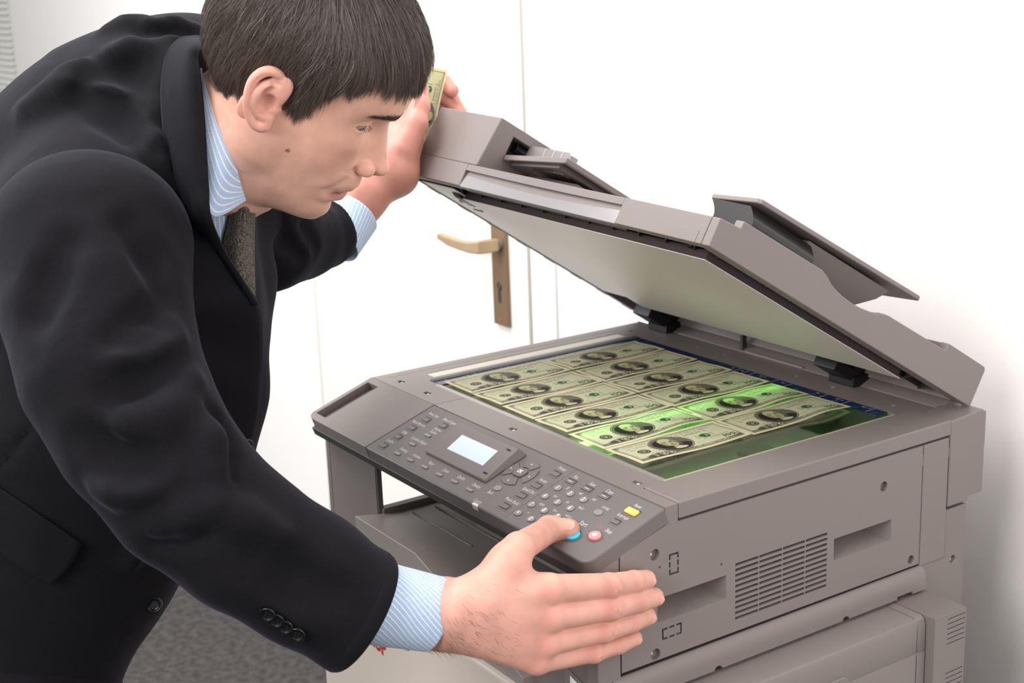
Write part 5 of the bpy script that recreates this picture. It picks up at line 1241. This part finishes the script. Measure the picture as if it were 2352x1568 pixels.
    fold(S_, [(150, 560), (110, 640), (90, 720)], .008, .026, 'cut', -.003); fold(S_, [(300, 520), (350, 590), (375, 650)], .008, .024, 'cut', -.003)
    fold(S_, [(500, 1160), (560, 1190), (640, 1230)], .007, .022, 'add', .003); fold(S_, [(600, 1290), (680, 1340), (760, 1370)], .008, .030, 'cut', -.004)
    # open cuff end: cut by the hem plane, hollow inside
    e0 = pc(908, 1286, 1.232); e1 = pc(753, 1530, 1.234); ctr = (e0 + e1) / 2; ax = P[-1] - P[-2]; up = (e0 - e1) / np.linalg.norm(e0 - e1); ax = ax - up * (ax @ up); ax /= np.linalg.norm(ax)
    pl = lambda x, y, z: (-((x - ctr[0]) * ax[0] + (y - ctr[1]) * ax[1] + (z - ctr[2]) * ax[2])).astype(np.float32) + 0 * (x + y + z)
    S_.op(lambda x, y, z: -pl(x, y, z), S_.lo, S_.lo + S_.h * S_.n, .001, 'and')
    S_.cone(P[-2] + (P[-1] - P[-2]) * .55, ctr + ax * .03, .046, .0500, .003, mode='cut')
    he = np.linalg.norm(e0 - e1) / 2
    HEM = lambda t, r: [ctr + ax * t + up * (he + r - .0005) * math.cos(2 * math.pi * k / 24) + np.cross(ax, up) * (.0540 + r) * math.sin(2 * math.pi * k / 24) for k in range(25)]
    hem_rows = [HEM(-.016, -.0035), HEM(-.010, .0008), HEM(-.002, .0012), HEM(.0022, -.0005), HEM(.0015, -.0045), HEM(-.010, -.0065)]
    # sleeve stays out of the torso mass behind it
    V, F = S_.mesh(); V = relax(V, F, 3, .5); rs = link('sleeve', npmesh(cam2w(V), F[:, ::-1]), M_suit, man); rs['label'] = 'right sleeve reaching to the control panel'
    loft('sleeve_hem', hem_rows, M_suit, rs, closed=True, nu=24, nv=121)
    # ---- left sleeve
    q = [(560, 470, 1.60, .075), (612, 540, 1.635, .0600), (690, 548, 1.69, .0420), (745, 542, 1.73, .0370)]
    P2 = [pc(a, b, d) for a, b, d, r in q]; L2 = Vox(np.min(P2, 0) - .10, np.max(P2, 0) + .09, .0034); L2.chain(P2, [v[3] for v in q], .03)
    L2.chain([P2[-1], pc(778, 556, 1.745)], [.0370, .020], .008); L2.chain([P2[-1], pc(800, 490, 1.77)], [.0370, .037], .01)
    fold(L2, [(640, 500), (660, 560), (690, 590)], .006, .014, 'cut'); fold(L2, [(700, 520), (730, 570)], .005, .014, 'cut')
    c0 = pc(770, 520, 1.745); ax2 = pc(840, 455, 1.785) - pc(770, 530, 1.745); ax2 = ax2 * np.array([1, .55, 1]); ax2 /= np.linalg.norm(ax2)
    L2.op(lambda x, y, z: ((x - c0[0]) * ax2[0] + (y - c0[1]) * ax2[1] + (z - c0[2]) * ax2[2]).astype(np.float32), L2.lo, L2.lo + L2.h * L2.n, .003, 'and')
    V, F = L2.mesh(); V = relax(V, F, 3, .5); o = link('sleeve', npmesh(cam2w(V), F[:, ::-1]), M_suit, man); o['label'] = 'left sleeve behind the chin'
    # ---- shirt cuffs
    def ring(c, ax, up, ru, rs_, n=13, tw=0):
        ax = ax / np.linalg.norm(ax); up = up - ax * (up @ ax); up /= np.linalg.norm(up); sd = np.cross(ax, up)
        return [c + up * ru * math.cos(2 * math.pi * k / (n - 1) + tw) + sd * rs_ * math.sin(2 * math.pi * k / (n - 1) + tw) for k in range(n)]
    a0 = pc(1031, 1331, 1.262); a1 = pc(958, 1487, 1.266); cc = (a0 + a1) / 2; hu = np.linalg.norm(a0 - a1) / 2
    b0 = pc(800, 1262, 1.218); b1 = pc(735, 1440, 1.222); cb = (b0 + b1) / 2; hb = np.linalg.norm(b0 - b1) / 2
    m0 = pc(908, 1298, 1.240); m1 = pc(835, 1470, 1.244); cmid = (m0 + m1) / 2; hm_ = np.linalg.norm(m0 - m1) / 2
    axc = cc - cb
    rows = [ring(cb, axc, b0 - b1, hb, .0395), ring(cmid, axc, m0 - m1, hm_, .037), ring((cmid + cc) / 2 + 0 * cc, axc, a0 - a1, (hm_ + hu) / 2, .0345), ring(cc, a0 * 0 + axc, a0 - a1, hu, .0320)]
    # skew the last ring so that the hem follows the photograph
    rows[-1] = [cc + (p - cc) + 0 for p in rows[-1]]
    loft('shirt_cuff', rows, M_shirt, man, closed=True, thick=.0011, nu=40, nv=97, stripe=lambda u, v: v * 46 - u * 11.0)
    fl = [[pc(905, 1460, 1.345), pc(938, 1494, 1.352)], [pc(870, 1452, 1.36), pc(905, 1472, 1.362)]]
    loft('cuff_corner', [[pc(868, 1452, 1.240), pc(905, 1458, 1.245), pc(962, 1474, 1.252)], [pc(880, 1464, 1.245), pc(915, 1484, 1.250), pc(938, 1495, 1.256)]], M_shirt, man, thick=.0011, stripe=lambda u, v: u * 3)
    o = solid('cufflink', join(cylm(cam2w(pc(857, 1468, 1.243)), CAM_M[1], .0052, .004, 16), cylm(cam2w(pc(876, 1467, 1.241)), CAM_M[1], .0030, .005, 14)), M_button, man, .0008)
    # left shirt cuff
    c1 = pc(810, 491, 1.777); up2 = pc(783, 452, 1.77) - pc(838, 532, 1.79); axl = pc(850, 425, 1.80) - pc(770, 548, 1.75)
    c0_ = pc(766, 556, 1.748)
    loft('shirt_cuff', [ring(c0_, axl, up2, .034, .032), ring((c0_ + c1) / 2, axl, up2, .0345, .032), ring(c1, axl, up2, .0350, .032)], M_shirt, man, closed=True, thick=.0011, nu=24, nv=97, stripe=lambda u, v: v * 44 + u * 2)
    # ---- shirt collar
    top = [(464, 160, 1.304), (479, 222, 1.284), (506, 300, 1.279), (542, 372, 1.294), (580, 422, 1.350), (590, 405, 1.42), (565, 330, 1.452), (515, 250, 1.452), (475, 185, 1.425), (462, 158, 1.385), (464, 160, 1.304)]
    bot = [(452, 175, 1.304), (458, 290, 1.284), (468, 405, 1.281), (490, 497, 1.290), (573, 456, 1.342), (580, 470, 1.43), (540, 400, 1.475), (490, 320, 1.48), (465, 240, 1.45), (455, 195, 1.39), (452, 175, 1.304)]
    mid = [tuple((np.array(t) * .5 + np.array(b) * .5) + np.array([-2, 0, -.004])) for t, b in zip(top, bot)]
    loft('shirt_collar', [[pc(*p) for p in bot], [pc(*p) for p in mid], [pc(*p) for p in top]], M_shirt, man, closed=False, thick=.0014, nu=30, nv=120, stripe=lambda u, v: u * 7.5 + 2.0 * np.sin(v * 9) * .15)
    loft('shirt_front', [[pc(450, 430, 1.345), pc(520, 440, 1.350), pc(572, 440, 1.39)], [pc(460, 580, 1.358), pc(530, 590, 1.368), pc(572, 600, 1.41)], [pc(480, 740, 1.40), pc(540, 740, 1.41), pc(572, 740, 1.43)]], M_shirt, man, thick=.001, nu=30, nv=40,
         stripe=lambda u, v: v * 14)
    # ---- tie
    loft('tie_knot', [[pc(548, 418, 1.362), pc(566, 412, 1.352), pc(590, 416, 1.375)], [pc(545, 452, 1.354), pc(566, 452, 1.342), pc(588, 452, 1.370)], [pc(530, 482, 1.352), pc(560, 484, 1.343), pc(584, 482, 1.370)]], M_tie, man, thick=.004)
    loft('tie', [[pc(532, 478, 1.350), pc(560, 478, 1.344), pc(584, 480, 1.366)], [pc(512, 560, 1.355), pc(550, 566, 1.350), pc(582, 560, 1.372)], [pc(508, 640, 1.372), pc(550, 650, 1.366), pc(584, 650, 1.384)], [pc(510, 760, 1.405), pc(550, 760, 1.40), pc(586, 740, 1.41)]], M_tie, man, thick=.003, nu=40)
    loft('tie_tip', [[pc(493, 1325, 1.335), pc(522, 1325, 1.335)], [pc(496, 1352, 1.335), pc(519, 1352, 1.335)], [pc(503, 1371, 1.336), pc(509, 1371, 1.336)]], M_tie, man, thick=.003, nu=12, nv=6)
    # ---- jacket collar and lapel lying over the body
    oc = [(452, 84), (410, 92), (384, 128), (373, 190), (374, 260), (382, 340), (398, 420), (430, 495), (470, 565), (520, 640), (556, 700)]
    ic = [(474, 92), (462, 112), (456, 140), (463, 185), (470, 262), (475, 345), (480, 430), (486, 500), (516, 575), (556, 640), (592, 700)]
    rows = []
    for k, (a, b) in enumerate(zip(oc, ic)):
        r = []
        for t in (0, .33, .66, 1):
            x = a[0] + (b[0] - a[0]) * t; y = a[1] + (b[1] - a[1]) * t; d = surf(J, min(x, 470 if y < 500 else 560), y)
            d = 1.36 if d is None else d
            r.append([x, y, d])
        rows.append(r)
    D_ = np.array([[c_[2] for c_ in r] for r in rows]); 
    for _ in range(3): D_[1:-1] = (D_[:-2] + D_[1:-1] * 2 + D_[2:]) / 4
    kk = np.arange(len(D_))
    D_[:, 3] = np.interp(kk, [0, 1, 2, 3, 4, 5, 6, 7, 8, 9, 10], [1.37, 1.306, 1.288, 1.277, 1.272, 1.270, 1.270, 1.273, 1.312, 1.328, 1.342])
    D_[:, 2] = np.minimum(D_[:, 2], D_[:, 3] + .002); D_[:, 1] = np.minimum(D_[:, 1], D_[:, 0] * .45 + D_[:, 2] * .55)
    lf = np.array([.001, .006, .006, .003]); rows = [[pc(c_[0], c_[1], D_[i, j] - lf[j]) for j, c_ in enumerate(r)] for i, r in enumerate(rows)]
    loft('jacket_lapel', rows, M_suit, man, thick=.0035, nu=90, nv=25)
    fr = []
    for y, x0, x1, d1_ in ((465, 424, 474, 1.290), (520, 440, 484, 1.295), (575, 440, 512, 1.318), (640, 435, 553, 1.332), (700, 405, 591, 1.343), (770, 415, 601, 1.362), (860, 425, 599, 1.385), (960, 445, 589, 1.402), (1060, 455, 562, 1.42)):
        r = []
        d0_ = (surf(J, x0, y) or 1.33) - .001
        for t in (0, .35, .7, .93, 1):
            x = x0 + (x1 - x0) * t; js = (surf(J, min(x, 575), y) or d1_) - .004; r.append(pc(x, y, min(js, d0_ * (1 - t) + d1_ * t - .004 * math.sin(math.pi * t)) + (.006 if t == 1 else 0)))
        fr.append(r)
    loft('jacket_front', fr, M_suit, man, thick=.0035, nu=60, nv=30)
    # ---- pocket flap and buttons
    def sheet(poly_rows, lift): return [[on(J, x, y, lift, fb=1.33) for x, y in r] for r in poly_rows]
    loft('pocket_flap', sheet([[(-60, 1082), (0, 1122), (95, 1186), (187, 1249)], [(-60, 1150), (0, 1190), (80, 1245), (160, 1300)], [(-60, 1235), (0, 1274), (60, 1312), (118, 1343)]], .006), M_suit, man, thick=.003)
    def button(name, px, py, d, nrm, r, tilt=None, parent=man):
        c = cam2w(pc(px, py, d)); n_ = np.array(nrm, float) @ CAM_M; n_ /= np.linalg.norm(n_); t = np.cross(n_, [0.2, .3, .9]); t /= np.linalg.norm(t); b = np.cross(n_, t)
        prof = [(0, .0010), (r * .45, .0010), (r * .62, .0012), (r * .72, .0022), (r * .88, .0026), (r, .0018), (r, 0), (0, 0)]; V = []; F = []; n = 28
        for rr, h in prof:
            for k in range(n): a = 2 * math.pi * k / n; V.append(c + n_ * h + t * rr * math.cos(a) + b * rr * math.sin(a))
        for i in range(len(prof) - 1): F += [(i * n + k, i * n + (k + 1) % n, (i + 1) * n + (k + 1) % n, (i + 1) * n + k) for k in range(n)]
        o = solid(name, (V, F), M_button, parent, smooth=True)
        for dx, dy in ((1, 1), (1, -1), (-1, 1), (-1, -1)):
            solid('button_thread', cylm(c + n_ * .0009 + (t * dx + b * dy) * r * .20, n_, r * .10, .0006, 8), M_thread, o)
        return o
    button('jacket_button', 354, 1388, surf(J, 352, 1386) - .001 if surf(J, 352, 1386) else 1.45, (.12, 0, -1), .0085)
    button('jacket_button', 567, 1028, 1.385, (.85, 0, -.6), .0085)
    for px, py in ((615, 1409), (635, 1423), (656, 1438), (683, 1455)):
        d = surf(S_, px, py - 6); button('sleeve_button', px, py, (d or 1.20) - .001, (-.15, .55, -1), .0072)
    # ---- trousers, shoes and the hidden part of the body
    hipw = cam2w(pc(-40, 1640, 1.46)); 
    T = Vox((hipw[0] - .30, hipw[1] - .35, .05), (hipw[0] + .30, hipw[1] + .30, hipw[2] + .12), .009)
    fwd = np.array([.1, .99, 0]); sd_ = np.array([.99, -.1, 0])
    for s_ in (1, -1):
        hp = hipw + sd_ * .10 * s_ + np.array([0, -.02, -.05]); kn_ = np.array([hp[0], hp[1] + .06, .52]); an = np.array([hp[0], hp[1] - .02, .10])
        T.chain([hp, kn_, an], [.105, .075, .062], .04)
        solid('shoe', (lambda c: prismm([(c[1] - .10, .002), (c[1] + .19, .002), (c[1] + .20, .03), (c[1] + .10, .065), (c[1] + .02, .11), (c[1] - .09, .10)], 0, c[0] - .045, c[0] + .045))(an), M_button, man, .018, seg=4)
    T.ell(hipw, (.17, .14, .15), .04)
    V, F = T.mesh(); V = relax(V, F, 2); link('trousers', npmesh(V, F[:, ::-1]), M_suit, man)
    inner = Vox((-.80, -.33, 1.12), (.02, .42, 1.86), .010)
    inner.chain([pc(500, 335, 1.41), pc(430, 370, 1.43), pc(300, 600, 1.45), pc(200, 950, 1.46), pc(0, 1450, 1.46)], [.030, .045, .10, .10, .09], .02)
    inner.chain([pc(400, 320, 1.42), pc(205, 570, 1.26), pc(320, 985, 1.195), pc(700, 1325, 1.216), pc(900, 1398, 1.255), wr], [.05, .05, .04, .034, .026, .024], .02)
    inner.chain([pc(450, 320, 1.44), pc(580, 480, 1.60), pc(640, 548, 1.66), pc(730, 562, 1.725), pc(795, 510, 1.774), pc(835, 452, 1.79)], [.05, .045, .030, .024, .023, .023], .02)
    V, F = inner.mesh(); BODY.append((cam2w(V), F[:, ::-1], np.tile(np.array(SKIN), (len(V), 1))))
if want('man'):
    off = 0; VV = []; FF = []; CC = []
    for V, F, C in BODY:
        VV.append(V); FF.append(F + off); CC.append(C); off += len(V)
    VV = np.concatenate(VV); FF = np.concatenate(FF); CC = np.concatenate(CC)
    me = npmesh(VV, FF); setcol(me, CC); bo = link('body', me, M_skin, man)
